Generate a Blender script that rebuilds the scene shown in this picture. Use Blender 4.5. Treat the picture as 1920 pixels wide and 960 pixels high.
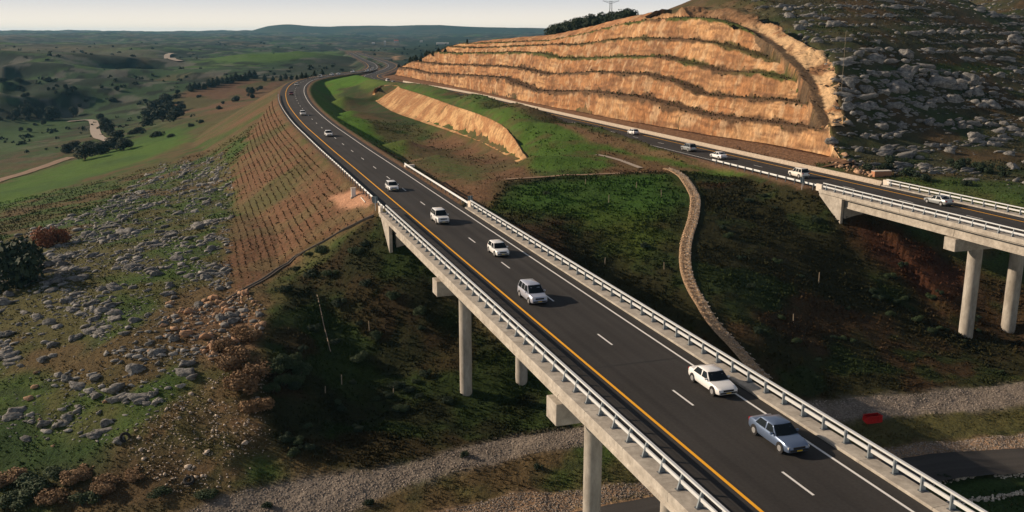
import bpy, math, random
import numpy as np
from mathutils import Vector, Matrix
random.seed(7); RNG = np.random.default_rng(7)
R = math.radians
for o in list(bpy.data.objects): bpy.data.objects.remove(o)
scene = bpy.context.scene
COL = scene.collection
# ------------------------------------------------------------------ camera
CAMZ = 25.0; F = 1750.0; YH = 62.0
PHI = math.atan((480 - YH) / F)
cd = bpy.data.cameras.new('camera'); cam = bpy.data.objects.new('camera', cd); COL.objects.link(cam)
cam.location = (0, 0, CAMZ); cam.rotation_euler = (math.pi/2 - PHI, 0, 0)
cd.sensor_width = 36; cd.lens = 36*F/1920; cd.clip_start = 0.5; cd.clip_end = 40000
scene.camera = cam
# ------------------------------------------------------------------ world, sun, exposure
SUN_EL = 23.0; SUN_A = 14.0            # elevation; degrees ahead of due left (-X)
S = Vector((-math.cos(R(SUN_EL))*math.cos(R(SUN_A)), math.cos(R(SUN_EL))*math.sin(R(SUN_A)), math.sin(R(SUN_EL))))
world = bpy.data.worlds.new('World'); scene.world = world; world.use_nodes = True
wn = world.node_tree; wn.nodes.clear()
out = wn.nodes.new('ShaderNodeOutputWorld'); bg = wn.nodes.new('ShaderNodeBackground')
sky = wn.nodes.new('ShaderNodeTexSky'); sky.sky_type = 'NISHITA'; sky.sun_disc = False
sky.sun_elevation = R(SUN_EL); sky.sun_rotation = math.atan2(S.x, S.y)
sky.air_density = 1.0; sky.dust_density = 2.2; sky.ozone_density = 1.5; sky.altitude = 300
# thin high cloud veil mixed over the clear sky
tc = wn.nodes.new('ShaderNodeTexCoord'); mp = wn.nodes.new('ShaderNodeMapping'); mp.inputs['Scale'].default_value = (2, 2, 9)
nz = wn.nodes.new('ShaderNodeTexNoise'); nz.inputs['Scale'].default_value = 2.2; nz.inputs['Detail'].default_value = 5
cr = wn.nodes.new('ShaderNodeMapRange'); cr.inputs['From Min'].default_value = .35; cr.inputs['From Max'].default_value = .7
cr.inputs['To Min'].default_value = .2; cr.inputs['To Max'].default_value = .55
mx = wn.nodes.new('ShaderNodeMix'); mx.data_type = 'RGBA'
mx.inputs['B'].default_value = (4.6, 4.8, 5.4, 1)
wn.links.new(tc.outputs['Generated'], mp.inputs['Vector']); wn.links.new(mp.outputs[0], nz.inputs['Vector'])
wn.links.new(nz.outputs['Fac'], cr.inputs['Value']); wn.links.new(cr.outputs[0], mx.inputs['Factor'])
wn.links.new(sky.outputs[0], mx.inputs['A']); sx = wn.nodes.new('ShaderNodeSeparateXYZ'); wn.links.new(tc.outputs['Generated'], sx.inputs[0])
def mrange(a, b, smooth=True):
    n_ = wn.nodes.new('ShaderNodeMapRange'); n_.interpolation_type = 'SMOOTHSTEP' if smooth else 'LINEAR'
    n_.inputs['From Min'].default_value = a; n_.inputs['From Max'].default_value = b; wn.links.new(sx.outputs['Z'], n_.inputs['Value']); return n_
lo = wn.nodes.new('ShaderNodeMix'); lo.data_type = 'RGBA'; lo.inputs['A'].default_value = (18.0, 16.2, 13.6, 1); lo.inputs['B'].default_value = (11.2, 11.6, 12.2, 1)
wn.links.new(mrange(.004, .042).outputs[0], lo.inputs['Factor'])
m3 = wn.nodes.new('ShaderNodeMix'); m3.data_type = 'RGBA'; wn.links.new(mrange(.04, .26).outputs[0], m3.inputs['Factor'])
wn.links.new(lo.outputs['Result'], m3.inputs['A']); wn.links.new(mx.outputs['Result'], m3.inputs['B']); wn.links.new(m3.outputs['Result'], bg.inputs['Color'])
bg.inputs['Strength'].default_value = 0.050
wn.links.new(bg.outputs[0], out.inputs['Surface'])
sd = bpy.data.lights.new('sun', 'SUN'); sd.energy = 5.0; sd.angle = R(0.6); sd.color = (1.0, 0.80, 0.60)
so = bpy.data.objects.new('sun', sd); COL.objects.link(so); so.rotation_euler = S.to_track_quat('Z', 'Y').to_euler()
so.location = (-100, 20, 200)
vs = scene.view_settings; vs.view_transform = 'Standard'; vs.look = 'None'; vs.exposure = 0.2; vs.gamma = 1
vs.use_curve_mapping = False
scene.render.engine = 'CYCLES'
scene.cycles.volume_bounces = 0; scene.cycles.max_bounces = 5; scene.cycles.diffuse_bounces = 3
# ------------------------------------------------------------------ pixel <-> world
SP, CP = math.sin(PHI), math.cos(PHI)
def ray(px, py):
    a, b = (px-960)/F, (480-py)/F
    return np.array([a, b*SP + CP, b*CP - SP])
def at(px, py, z=0.0):
    d = ray(px, py); t = (z-CAMZ)/d[2]; return np.array([d[0]*t, d[1]*t, z])
def atD(px, py, D):
    d = ray(px, py); t = D/d[1]; return np.array([d[0]*t, D, CAMZ + d[2]*t])
# ------------------------------------------------------------------ numpy noise
def _h(i, j, s):
    n = (i*374761393 + j*668265263 + s*974634777) & 0x7fffffff
    n = ((n ^ (n >> 13))*1274126177) & 0x7fffffff
    return ((n ^ (n >> 16)) & 0xffff)/65535.0
def vnoise(x, y, s=0):
    x = np.asarray(x, float); y = np.asarray(y, float)
    i = np.floor(x).astype(np.int64); j = np.floor(y).astype(np.int64)
    u = x-i; v = y-j; u = u*u*(3-2*u); v = v*v*(3-2*v)
    a = _h(i, j, s); b = _h(i+1, j, s); c = _h(i, j+1, s); d = _h(i+1, j+1, s)
    return (a*(1-u)+b*u)*(1-v) + (c*(1-u)+d*u)*v
def fbm(x, y, sc, oct=4, s=0):
    x = np.asarray(x, float)/sc; y = np.asarray(y, float)/sc; r = 0; a = .5; t = 0
    for k in range(oct):
        r = r + a*vnoise(x+17.3*k, y-9.1*k, s+k); t += a; a *= .5
        x, y = 2.03*(x*.8 - y*.6), 2.03*(x*.6 + y*.8)
    return r/t
def sstep(a, b, x):
    t = np.clip((x-a)/(b-a), 0, 1); return t*t*(3-2*t)
# ------------------------------------------------------------------ polylines
class Line:
    def __init__(s, pts, z=None, step=3.0, smooth=True):
        p = np.array(pts, float)
        if p.shape[1] == 2: p = np.c_[p, np.zeros(len(p)) if z is None else np.full(len(p), z)]
        if smooth and len(p) > 2:
            q = []
            for i in range(len(p)-1):
                a = p[max(i-1, 0)]; b = p[i]; c = p[i+1]; d = p[min(i+2, len(p)-1)]
                n = max(2, int(np.linalg.norm(c-b)/step))
                for t in np.arange(n)/n:
                    m0 = (c-a)/2; m1 = (d-b)/2
                    L = np.linalg.norm(c-b)
                    if i > 0: m0 = (c-a)/max(np.linalg.norm(c-a), 1e-6)*L
                    else: m0 = c-b
                    if i+2 < len(p): m1 = (d-b)/max(np.linalg.norm(d-b), 1e-6)*L
                    else: m1 = c-b
                    q.append((2*t**3-3*t*t+1)*b + (t**3-2*t*t+t)*m0 + (-2*t**3+3*t*t)*c + (t**3-t*t)*m1)
            q.append(p[-1]); p = np.array(q)
        s.p = p; d = np.diff(p[:, :2], axis=0); L = np.hypot(d[:, 0], d[:, 1]); s.s = np.r_[0, np.cumsum(L)]
        s.len = s.s[-1]
        t = d/np.maximum(L, 1e-9)[:, None]; t = np.r_[t[:1], (t[1:]+t[:-1])/2, t[-1:]]
        s.t = t/np.linalg.norm(t, axis=1)[:, None]
    def at(s, u, off=0.0, z=0.0):           # off to the right of travel
        u = np.asarray(u, float)
        x = np.interp(u, s.s, s.p[:, 0]); y = np.interp(u, s.s, s.p[:, 1]); h = np.interp(u, s.s, s.p[:, 2])
        tx = np.interp(u, s.s, s.t[:, 0]); ty = np.interp(u, s.s, s.t[:, 1]); n = np.hypot(tx, ty); tx = tx/n; ty = ty/n
        ex = np.where(u < 0, u, np.where(u > s.len, u-s.len, 0))
        return np.stack([x + ty*off + tx*ex, y - tx*off + ty*ex, h+z+0*off], -1)
    def dir(s, u):
        return np.array([np.interp(u, s.s, s.t[:, 0]), np.interp(u, s.s, s.t[:, 1])])
    def near(s, x, y, stride=1):
        """signed lateral (right +), arclength (extrapolated = clamped), height, distance"""
        x = np.asarray(x, float).ravel(); y = np.asarray(y, float).ravel()
        p = s.p[::stride];
        if (len(s.p)-1) % stride: p = np.r_[p, s.p[-1:]]
        ss = np.r_[0, np.cumsum(np.hypot(*np.diff(p[:, :2], axis=0).T))]*1.0
        ss = ss*(s.len/ss[-1])
        best = np.full(x.shape, 1e18); S_ = np.zeros_like(x); H = np.zeros_like(x); sg = np.zeros_like(x)
        if len(x) > 20000:
            od = np.argsort(y, kind='stable'); xs_, ys_ = x[od], y[od]; Rm = 75.
            best[:] = 1e18; bs = np.full(x.shape, 1e18); S2 = np.zeros_like(x); H2 = np.zeros_like(x); g2 = np.ones_like(x)
            for i in range(len(p)-1):
                a = p[i]; b = p[i+1]; dx, dy = b[0]-a[0], b[1]-a[1]; L2 = dx*dx+dy*dy
                i0 = np.searchsorted(ys_, min(a[1], b[1])-Rm); i1 = np.searchsorted(ys_, max(a[1], b[1])+Rm)
                if i1 <= i0: continue
                sub_ = np.where(np.abs(xs_[i0:i1]-(a[0]+b[0])/2) < Rm+abs(dx))[0]+i0
                X = xs_[sub_]; Y = ys_[sub_]; t = np.clip(((X-a[0])*dx + (Y-a[1])*dy)/L2, 0, 1)
                ex = X-a[0]-t*dx; ey = Y-a[1]-t*dy; d2 = ex*ex+ey*ey; m = d2 < bs[sub_]; w = sub_[m]
                bs[w] = d2[m]; S2[w] = (ss[i]+t*(ss[i+1]-ss[i]))[m]; H2[w] = (a[2]+t*(b[2]-a[2]))[m]
                g2[w] = np.where(((X-a[0])*dy-(Y-a[1])*dx) >= 0, 1., -1.)[m]
            D_ = np.empty_like(x); D_[od] = np.sqrt(bs); S_[od] = S2; H[od] = H2; sg[od] = g2
            D_ = np.minimum(D_, 1e6); return sg*D_, S_, H, D_
        for i in range(len(p)-1):
            a = p[i]; b = p[i+1]; dx, dy = b[0]-a[0], b[1]-a[1]; L2 = dx*dx+dy*dy
            t = np.clip(((x-a[0])*dx + (y-a[1])*dy)/L2, 0, 1)
            ex = x-a[0]-t*dx; ey = y-a[1]-t*dy; d2 = ex*ex+ey*ey
            m = d2 < best
            best[m] = d2[m]; S_[m] = (ss[i] + t*(ss[i+1]-ss[i]))[m]; H[m] = (a[2]+t*(b[2]-a[2]))[m]
            sg[m] = np.where(((x-a[0])*dy-(y-a[1])*dx) >= 0, 1., -1.)[m]
        d = np.sqrt(best); return sg*d, S_, H, d
# ------------------------------------------------------------------ the two carriageways
U = np.array([-.3140, .9494]); N_ = np.array([.9494, .3140])
P1 = np.array([7.8, 74.5]); P2 = np.array([65.9, 123.8])
def rd(P, a, perp, z=0): q = P + U*a + N_*perp; return np.array([q[0], q[1], z])
S0 = 150.0                                   # polylines begin 150 m before P1 / P2
pts1 = [rd(P1, -S0, 0), rd(P1, -60, 0), rd(P1, 0, 0), rd(P1, 60, 0), rd(P1, 105, 0)]
for px, py in [(652, 277), (621, 253), (598, 235), (577, 215), (561, 196), (554, 181), (553, 170), (558, 160), (572, 151), (596, 145), (625, 140.5), (655, 136.5)]:
    pts1.append(at(px, py, 0))
for px, py, z in [(683, 133, -1), (698, 127, -3), (694, 119, -5), (677, 111, -8), (655, 99, -10), (635, 91, -12)]:
    pts1.append(at(px, py, z))
L1 = Line(pts1)
pts2 = [rd(P2, -S0, 0), rd(P2, -60, 0), rd(P2, 0, 0), rd(P2, 60, 0), rd(P2, 130, 0)]
for px, py in [(990, 209.5), (880, 182), (812, 168), (760, 159.5), (722, 152), (700, 146.5)]:
    pts2.append(at(px, py, 0))
for px, py, z in [(697, 141, -1), (712, 136, -2), (730, 129, -3), (736, 122, -5), (722, 115, -7), (695, 107, -9), (668, 98, -10)]:
    pts2.append(at(px, py, z))
L2 = Line(pts2)
AB1 = S0 + 57.0; AB2 = S0 + 26.0             # arclength of the abutment faces
def sub(L, u0, u1=None):
    u1 = L.len if u1 is None else u1
    k = (L.s > u0+.5) & (L.s < u1-.5)
    l = Line(np.r_[[L.at(u0)], L.p[k], [L.at(u1)]], smooth=False); return l
G1 = sub(L1, AB1+12); G2 = sub(L2, AB2+12)     # parts of the roads carried by the ground
# ------------------------------------------------------------------ cliff (cut above the far carriageway)
FOOT = Line([at(1600, 309, .5)] + [at(x, y, .5) for x, y in [(1566, 300), (1500, 287), (1427, 272.5), (1293, 251), (1193, 232.5), (1093, 213), (995, 193), (913, 175), (850, 163), (805, 154.5), (765, 146.5), (740, 141.5)]], step=4)
def g_off(s): return 1 - .72*sstep(150, 400, s)
def cliff_lift(pix, off):
    """ray of each pixel meets the vertical surface a plan distance off behind the foot -> (s, height)"""
    res = []
    for px, py in pix:
        d = ray(px, py)
        D = np.linspace(150, 640, 1500); x = d[0]/d[1]*D
        lat, s_, h_, dd = FOOT.near(x, D, 2)
        f = lat - off*g_off(s_)
        k = np.where((f[:-1] < 0) & (f[1:] >= 0))[0]
        if len(k) == 0: continue
        k = k[0]; res.append((s_[k], CAMZ + d[2]/d[1]*D[k], x[k], D[k]))
    res.sort(); return np.array(res)
BENCH = [ # pixel line, front offset, back offset, greenness
 ([(778,131),(805,138),(886,142),(940,146),(960,155),(1003,171),(1050,172),(1093,171),(1193,182),(1260,200),(1313,215),(1393,225),(1470,235),(1553,245)], 1.3, 5.5, 0.0),
 ([(827,120.6),(886,122),(967,127),(993,133),(1027,140),(1110,135),(1210,140),(1260,153),(1310,177),(1360,182),(1430,187),(1493,193),(1540,200)], 7.0, 11.0, 0.05),
 ([(859,100),(930,99),(960,98),(1010,100),(1040,108),(1077,110),(1160,106),(1243,107),(1293,120),(1350,135),(1427,137),(1483,150),(1530,160)], 12.6, 16.5, .75),
 ([(900,90),(960,87),(1047,83),(1077,85),(1127,77),(1193,71),(1293,75),(1343,83),(1393,97),(1423,107),(1500,125)], 18.0, 21.5, .45),
 ([(880,82),(960,79),(1027,76),(1093,63),(1173,43),(1260,33),(1327,35),(1377,47),(1427,67),(1500,95)], 23.0, 27.5, .9)]
TOP = ([(740,138.5),(778,124),(824,105),(846,94.5),(870,84),(900,77),(960,71),(1043,64),(1100,51),(1177,32),(1243,19),(1327,11),(1400,14),(1450,40)], 34.0)
CS = np.arange(0, FOOT.len, .45)
def hk(pix, off):
    r = cliff_lift(pix, off); h = np.interp(CS, r[:, 0], r[:, 1])
    k = np.ones(9)/9; return np.convolve(np.pad(h, 4, 'edge'), k, 'valid')
HT = hk(*TOP)
HB = []; low = np.full(len(CS), .5)
for pix, o1, o2, g in BENCH:
    h = np.minimum(hk(pix, o1), HT-.2); h = np.maximum(h, low+.3); HB.append(h); low = h
HT = np.maximum(HT, low+.3)
# rows of the profile: (offset, height)
rows_o = [0]; rows_h = [np.full(len(CS), -.6)]
for (pix, o1, o2, g), h in zip(BENCH, HB): rows_o += [o1, o2]; rows_h += [h, h+.25]
rows_o.append(34.0); rows_h.append(HT)
rows_o = np.array(rows_o, float); rows_h = np.array(rows_h)
# descending ramp that cuts off the upper benches at the right end
rp = []
for px, py, off in [(1300,33,28),(1345,37,28),(1377,47,27.5),(1427,67,24.5),(1467,97,20.5),(1500,130,15.5),(1522,160,11.5),(1532,195,7.5),(1545,235,4.0)]:
    q = cliff_lift([(px, py)], off)
    if len(q): rp.append([q[0][2], q[0][3], q[0][1]])
RAMP = Line(rp, step=3)
def cut_height(s, off):
    """height of the cut surface at arclength s and plan distance off behind the foot"""
    g = g_off(s); o = np.clip(off/g, 0, 34)
    fi = np.interp(s, CS, np.arange(len(CS))); i0 = np.clip(fi.astype(int), 0, len(CS)-2); f = fi-i0
    k = np.clip(np.searchsorted(rows_o, o, 'right')-1, 0, len(rows_o)-2)
    t = (o-rows_o[k])/(rows_o[k+1]-rows_o[k])
    A = rows_h[k, i0]*(1-f)+rows_h[k, i0+1]*f; B = rows_h[k+1, i0]*(1-f)+rows_h[k+1, i0+1]*f
    return A*(1-t)+B*t
def cut_full(x, y, s, off):
    c = cut_height(s, off)
    lat, rs, rh, d = RAMP.near(x, y)
    # RAMP runs from left/top down to the right end; its outer (hill) side is on the left of travel
    outer = (lat < 0) & (s < 140)
    w = 1.4
    c2 = rh + np.clip(-lat-w, 0, 50)*.5
    c = np.where(outer, c2, c)
    c = np.where((s < 130) & (np.abs(lat) < w), rh, c)
    return c
# ------------------------------------------------------------------ terrain: control points
CTRL = []
def cp(px, py, z): CTRL.append(tuple(at(px, py, z)))
def cD(px, py, D): CTRL.append(tuple(atD(px, py, D)))
def cw(x, y, z): CTRL.append((x, y, z))
for a in [(0,960,-19),(0,880,-18),(0,800,-16),(0,710,-14),(0,620,-12.5),(0,500,-13),(0,440,-16),(0,410,-21),(0,380,-27),(0,350,-33),(0,320,-37),(0,290,-39),(0,250,-41),(0,215,-42),(0,190,-40),
          (120,960,-19),(120,800,-15.5),(120,620,-11.5),(120,500,-11.5),(120,420,-15),(120,370,-21),(120,330,-29),(120,300,-34),(120,260,-38),(120,220,-40),
          (250,920,-17.5),(250,800,-14),(250,700,-12),(250,620,-10),(250,500,-9.5),(250,400,-13),(250,340,-18.5),(250,300,-25),(250,270,-29),(250,230,-35),(250,190,-38),(250,160,-32),
          (380,940,-17.8),(430,860,-15.8),(430,800,-14.5),(430,700,-12),(430,620,-10.5),(430,560,-9.5),(430,500,-9),(430,400,-11),(430,330,-12),(430,260,-14),(400,210,-18),(380,180,-23),(360,165,-25),(440,165,-19),
          (500,880,-17),(500,780,-14),(500,680,-11.5),(500,600,-9.5),(480,540,-8.5),
          (620,860,-17),(620,780,-16),(620,700,-14),(620,620,-12),(720,860,-17.2),(720,780,-17),(720,700,-15.5),(720,620,-12.5),(700,540,-9),
          (850,830,-17.5),(850,765,-16.9),(876,742,-16.5),(850,690,-14.8),(980,800,-17.8),(980,745,-17),
          (350,955,-18),(550,915,-18),(700,893,-17.8),(850,868,-17.5),(1000,832,-17.3),(1100,812,-17.2),(1300,785,-17),(1520,772,-17.5),(1700,756,-17.7),(1920,735,-18),
          (700,960,-18.6),(900,940,-18.6),(1100,920,-18.8),(1250,935,-19.3),(1690,868,-19.2),(1920,848,-19.0),(1700,820,-18.4),(1920,800,-18.6),
          (1740,905,-19.3),(1850,893,-19.2),(1900,950,-20),(1500,960,-20),
          (1440,722,-15.8),(1420,640,-12.8),(1330,560,-9.4),(1285,480,-6.2),(1300,400,-3.0),(1290,350,-1.2),(1250,324,-.7),
          (1000,680,-14),(1100,700,-15.5),(1250,690,-15.5),(1150,600,-12.5),(1000,560,-9.5),(1150,480,-6.8),(980,440,-4),(1000,400,-3),(1150,400,-3.4),
          (940,345,-1.5),(1040,331,-1.2),(1150,325,-1),(1400,322,-1),(1480,335,-.8),
          (1550,700,-16.2),(1550,600,-13),(1450,480,-7.2),(1450,400,-3.6),(1560,500,-9.3),(1570,430,-5.2),(1700,700,-16.8),(1700,600,-14.6),(1650,500,-10),(1820,640,-17),(1910,632,-17.2),(1920,700,-17.8)]:
    cp(*a)
# median: swale, rock face, strip beside the far carriageway
FACE_FOOT = [(697,182),(720,197),(745,210),(790,226),(850,246),(900,263),(930,276),(960,292),(985,306)]
FACE_TOP = [(703,166),(728,160),(752,166),(800,181),(850,199),(900,216),(940,235),(962,258),(990,302)]
FF = Line([at(x, y, -3.8 + 1.9*max(0, (x-900)/90)) for x, y in FACE_FOOT], step=3)
ft = []
for i, (x, y) in enumerate(FACE_TOP):
    z = [1.2,1.6,1.8,2.0,2.2,2.2,1.8,.8,-1.6][i]; ft.append(at(x, y, z))
FT = Line(ft, step=3)
for L_ in (FF, FT):
    for u in np.arange(0, L_.len, 4.5): cw(*L_.at(u))
for a in [(1000,290,1.0),(1040,270,.9),(1100,280,.3),(1060,240,1.0),(950,215,1.4),(1200,290,-.2),(1300,305,-.4),(980,325,-1.8),(940,320,-2.2),(880,300,-2.6),(820,290,-2.6),(900,340,-1.6),(760,260,-2.6),(700,230,-2.6),(660,205,-2.4),(645,180,-1.8),(660,160,-1.2),(640,215,-1.2),(690,145,-.3),(620,150,-.3),(770,175,1.4),(900,190,1.2)]:
    cp(*a)
# right hand hillside
for a in [(1700,338,168),(1700,300,182),(1700,250,198),(1690,180,216),(1680,120,236),(1660,60,262),(1640,10,290),(1640,-30,320),
          (1920,372,152),(1920,330,172),(1920,270,200),(1920,200,228),(1920,130,262),(1920,70,300),(1920,0,345),(1920,-50,385),
          (1800,355,160),(1800,300,186),(1800,220,212),(1800,140,242),(1800,60,285),(1800,-10,330),
          (2200,400,150),(2200,300,205),(2200,200,250),(2200,100,320),(2200,0,420),(2600,400,190),(2600,200,300),
          (1610,310,178),(1570,300,181),(1566,262,187),(1563,225,193.5),(1560,185,202),(1563,148,211),(1546,108,223),(1527,92,234),(1495,68,247),(1449,50,262),(1445,38,270),(1416,20,283),(1390,8,295),(1600,285,184),(1600,240,193),(1600,200,201),(1605,150,213),(1600,105,226),(1600,60,248),(1555,60,252),(1520,30,275),(1480,10,290),(1440,-6,312),(1330,0,330),(1330,-14,370),(1440,-25,350)]:
    cD(*a)
for i in range(0, len(CS), 26):                                   # hill just behind the cut's top
    if CS[i] < 105: continue
    p = FOOT.at(CS[i], 34.0*g_off(CS[i])); cw(p[0], p[1], HT[i])
    p = FOOT.at(CS[i], 34.0*g_off(CS[i])+16); cw(p[0], p[1], HT[i]+(1.6 if CS[i] < 250 else .2))
    p = FOOT.at(CS[i], 34.0*g_off(CS[i])+110); cw(p[0], p[1], HT[i]-(2 if CS[i] < 250 else 12))
for a in [(300,700,8),(420,500,20),(500,300,10),(200,900,-10),(120,650,-6),(60,800,-14),(0,720,-14),(-30,620,-8),(80,1200,-25),(-600,1000,-38),(-420,560,-42),(-300,380,-40),(-250,200,-32),(-150,100,-26),(-500,250,-40)]:
    cw(*a)
# far country
for a in [(-300,150,790),(-300,95,1020),(-300,82,1500),(0,168,735),(0,148,800),(0,120,930),(0,97,1060),(0,86,1700),(0,76,2300),(0,70,3200),
          (120,160,770),(120,145,840),(120,118,960),(120,99,1080),(120,87,1750),(120,76,2400),
          (240,158,800),(240,142,850),(240,122,960),(240,106,1080),(240,92,1700),(240,80,2300),
          (360,146,850),(360,130,930),(360,116,1040),(360,100,1600),(360,86,2200),(360,76,3000),
          (460,138,900),(460,120,1020),(460,106,1200),(460,92,1900),(460,80,2600)]: cD(*a)
for a in [(-150,1330,-22),(-260,1300,-24),(-480,1250,-26),(-700,1200,-28),(-380,1350,-22),
          (-900,1300,-20)]: cw(*a)
for a in [
          (520,150,-14),(600,139,-18),(640,128,-14),(600,112,-2),(560,97,2),(640,104,-4),(600,85,-8),(700,90,-10),(760,90,-12),(760,110,-14),
          (800,80,-8),(900,72,2),(700,78,-4),(660,92,-13)]:
    cp(*a)
for a in [(-3000,3800,12),(-1500,3900,8),(0,4000,6),(1500,3800,30),(3000,3500,50),(-3500,2500,0),(2500,2000,40),(1500,1200,30),(900,700,25),(4000,6000,60),(-4000,6500,40),(0,6500,30),
          (-60,45,-21),(-110,60,-21),(0,35,-23),(60,50,-22),(100,70,-21),(140,80,-18),(0,-40,-24),(-120,-20,-22),(120,-20,-20),(110,110,-14),(160,130,-6),(-300,60,-26)]:
    cw(*a)
for q_ in rp: cw(q_[0]-1, q_[1], q_[2]+4.5)
for u_ in (22, 40, 60, 80, 100):
    p_ = FOOT.at(u_, 6); cw(p_[0], p_[1], float(cut_height(np.array([u_*1.]), np.array([6.]))[0])+5)
C3 = np.array(CTRL)
_, ui = np.unique(np.round(C3[:, :2]/2.0), axis=0, return_index=True); C3 = C3[np.sort(ui)]
def _k(d): return d
DM = np.hypot(C3[:, None, 0]-C3[None, :, 0], C3[:, None, 1]-C3[None, :, 1])
n = len(C3); A = np.zeros((n+1, n+1)); A[:n, :n] = _k(DM) - np.eye(n)*.6; A[:n, n] = 1; A[n, :n] = 1
W = np.linalg.solve(A, np.r_[C3[:, 2], 0])
def natural(x, y):
    x = np.ravel(x); y = np.ravel(y); r = np.empty(len(x)); 
    for a in range(0, len(x), 40000):
        d = np.hypot(x[a:a+40000, None]-C3[None, :, 0], y[a:a+40000, None]-C3[None, :, 1])
        r[a:a+40000] = d@W[:n] + W[n]
    D = np.hypot(x, y)
    amp = 5*sstep(480, 900, D) + 14*sstep(900, 1700, D)
    r = r + (fbm(x, y, 420, 4, 3)-.5)*2*amp*.8 + (fbm(x, y, 170, 3, 4)-.5)*2*amp*.6 + (fbm(x, y, 60, 3, 5)-.5)*np.clip(D/400, .3, 4)*1.2
    return r
def ground(x, y, detail=True, cliffdrop=True):
    x = np.ravel(np.asarray(x, float)); y = np.ravel(np.asarray(y, float))
    h = natural(x, y); D = np.hypot(x, y)
    hill = D < 1700
    for G, wl, wr in ((G1, 7.4, 6.6), (G2, 6.6, 8.0)):
        lat, s_, zr, d = G.near(x, y, 2)
        w = np.where(lat > 0, wr, wl)
        e = np.clip(d-w, 0, None)
        sf = np.where(s_ < .6, .62, .56 if G is G1 else .5)
        lo = zr - .12 - e*sf; hi = zr - .12 + e*.6
        h = np.where(hill, np.clip(h, lo, np.maximum(hi, lo)), h)
    # cliff region
    m = (x > -120) & (x < 200) & (y > 150) & (y < 660)
    idx = np.where(m)[0]
    if len(idx):
        lat, s_, zz, d = FOOT.near(x[idx], y[idx], 2)
        inside = (lat > 0) & (s_ > 1.0) & (s_ < FOOT.len-1)
        o = lat/g_off(s_)
        c = cut_full(x[idx], y[idx], s_, lat)
        hh = h[idx]
        rl = RAMP.near(x[idx], y[idx])[0]; out_ = (rl < 2.5) & (s_ < 140)
        core = inside & (o < 34) & (s_ > 118) & ~out_
        edge = inside & (o < 44) & ((s_ <= 118) | out_)
        drop = 3.6 if cliffdrop else 0
        hh = np.where(core, c - drop*sstep(-.5, 2, o)*sstep(34, 32, o), hh)
        hh = np.where(edge, np.where(c < hh, c-1.6*drop*sstep(-.5, 1.0, lat)*sstep(-.1, .5, hh-c), hh), hh)
        # talus between the barrier and the foot
        tal = (lat <= 0) & (lat > -8) & (s_ > 3)
        hh = np.where(tal, np.minimum(hh, -.15-.5*sstep(-6, -2, lat)), hh)
        h[idx] = hh
    m = (x > -90) & (x < 40) & (y > 180) & (y < 480); idx = np.where(m)[0]
    if len(idx):
        la, sa, _, da = FF.near(x[idx], y[idx]); lb, sb, _, db = FT.near(x[idx], y[idx])
        h[idx] -= 1.3*sstep(-.2, 1.2, la)*sstep(.2, -1.2, lb)*(da < 14)*(db < 14)*(sa > .5)*(sb > .5)
    if detail:
        k1 = np.clip(D/120, .6, 6)
        near_road = np.minimum(np.abs(G1.near(x, y, 3)[3]), np.abs(G2.near(x, y, 3)[3]))
        q = sstep(6, 11, near_road)
        h = h + q*((fbm(x, y, 5, 3, 11)-.5)*.55 + (fbm(x, y, 1.4, 2, 13)-.5)*.22)*np.where(D < 900, 1, .2)
    return h
def hit(px, py, n=500):
    d = ray(px, py); D = np.exp(np.linspace(math.log(40), math.log(5500), n)); x = d[0]/d[1]*D; zr = CAMZ + d[2]/d[1]*D
    g = ground(x, D, False, False); k = np.where(zr < g)[0]
    if len(k) == 0: k = [n-1]
    return np.array([x[k[0]], D[k[0]], g[k[0]]])
def hits(poly):
    """many pixels at once -> plan points on the ground"""
    dens = 300; D = np.exp(np.linspace(math.log(45), math.log(5500), dens)); X = []; Y = []; Z = []
    for px, py in poly:
        d = ray(px, py); X.append(d[0]/d[1]*D); Y.append(D); Z.append(CAMZ + d[2]/d[1]*D)
    X = np.array(X); Y = np.array(Y); Z = np.array(Z); g = ground(X, Y, False, False).reshape(X.shape)
    r = []
    for i in range(len(poly)):
        k = np.where(Z[i] < g[i])[0]; k = k[0] if len(k) else dens-1
        if k > 0:
            a = Z[i][k-1]-g[i][k-1]; b = Z[i][k]-g[i][k]; t = a/(a-b) if a != b else 0; t = min(max(t, 0), 1)
        else: t = 0
        k0 = max(k-1, 0); r.append((X[i][k0]*(1-t)+X[i][k]*t, Y[i][k0]*(1-t)+Y[i][k]*t, g[i][k0]*(1-t)+g[i][k]*t))
    return np.array(r)
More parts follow.
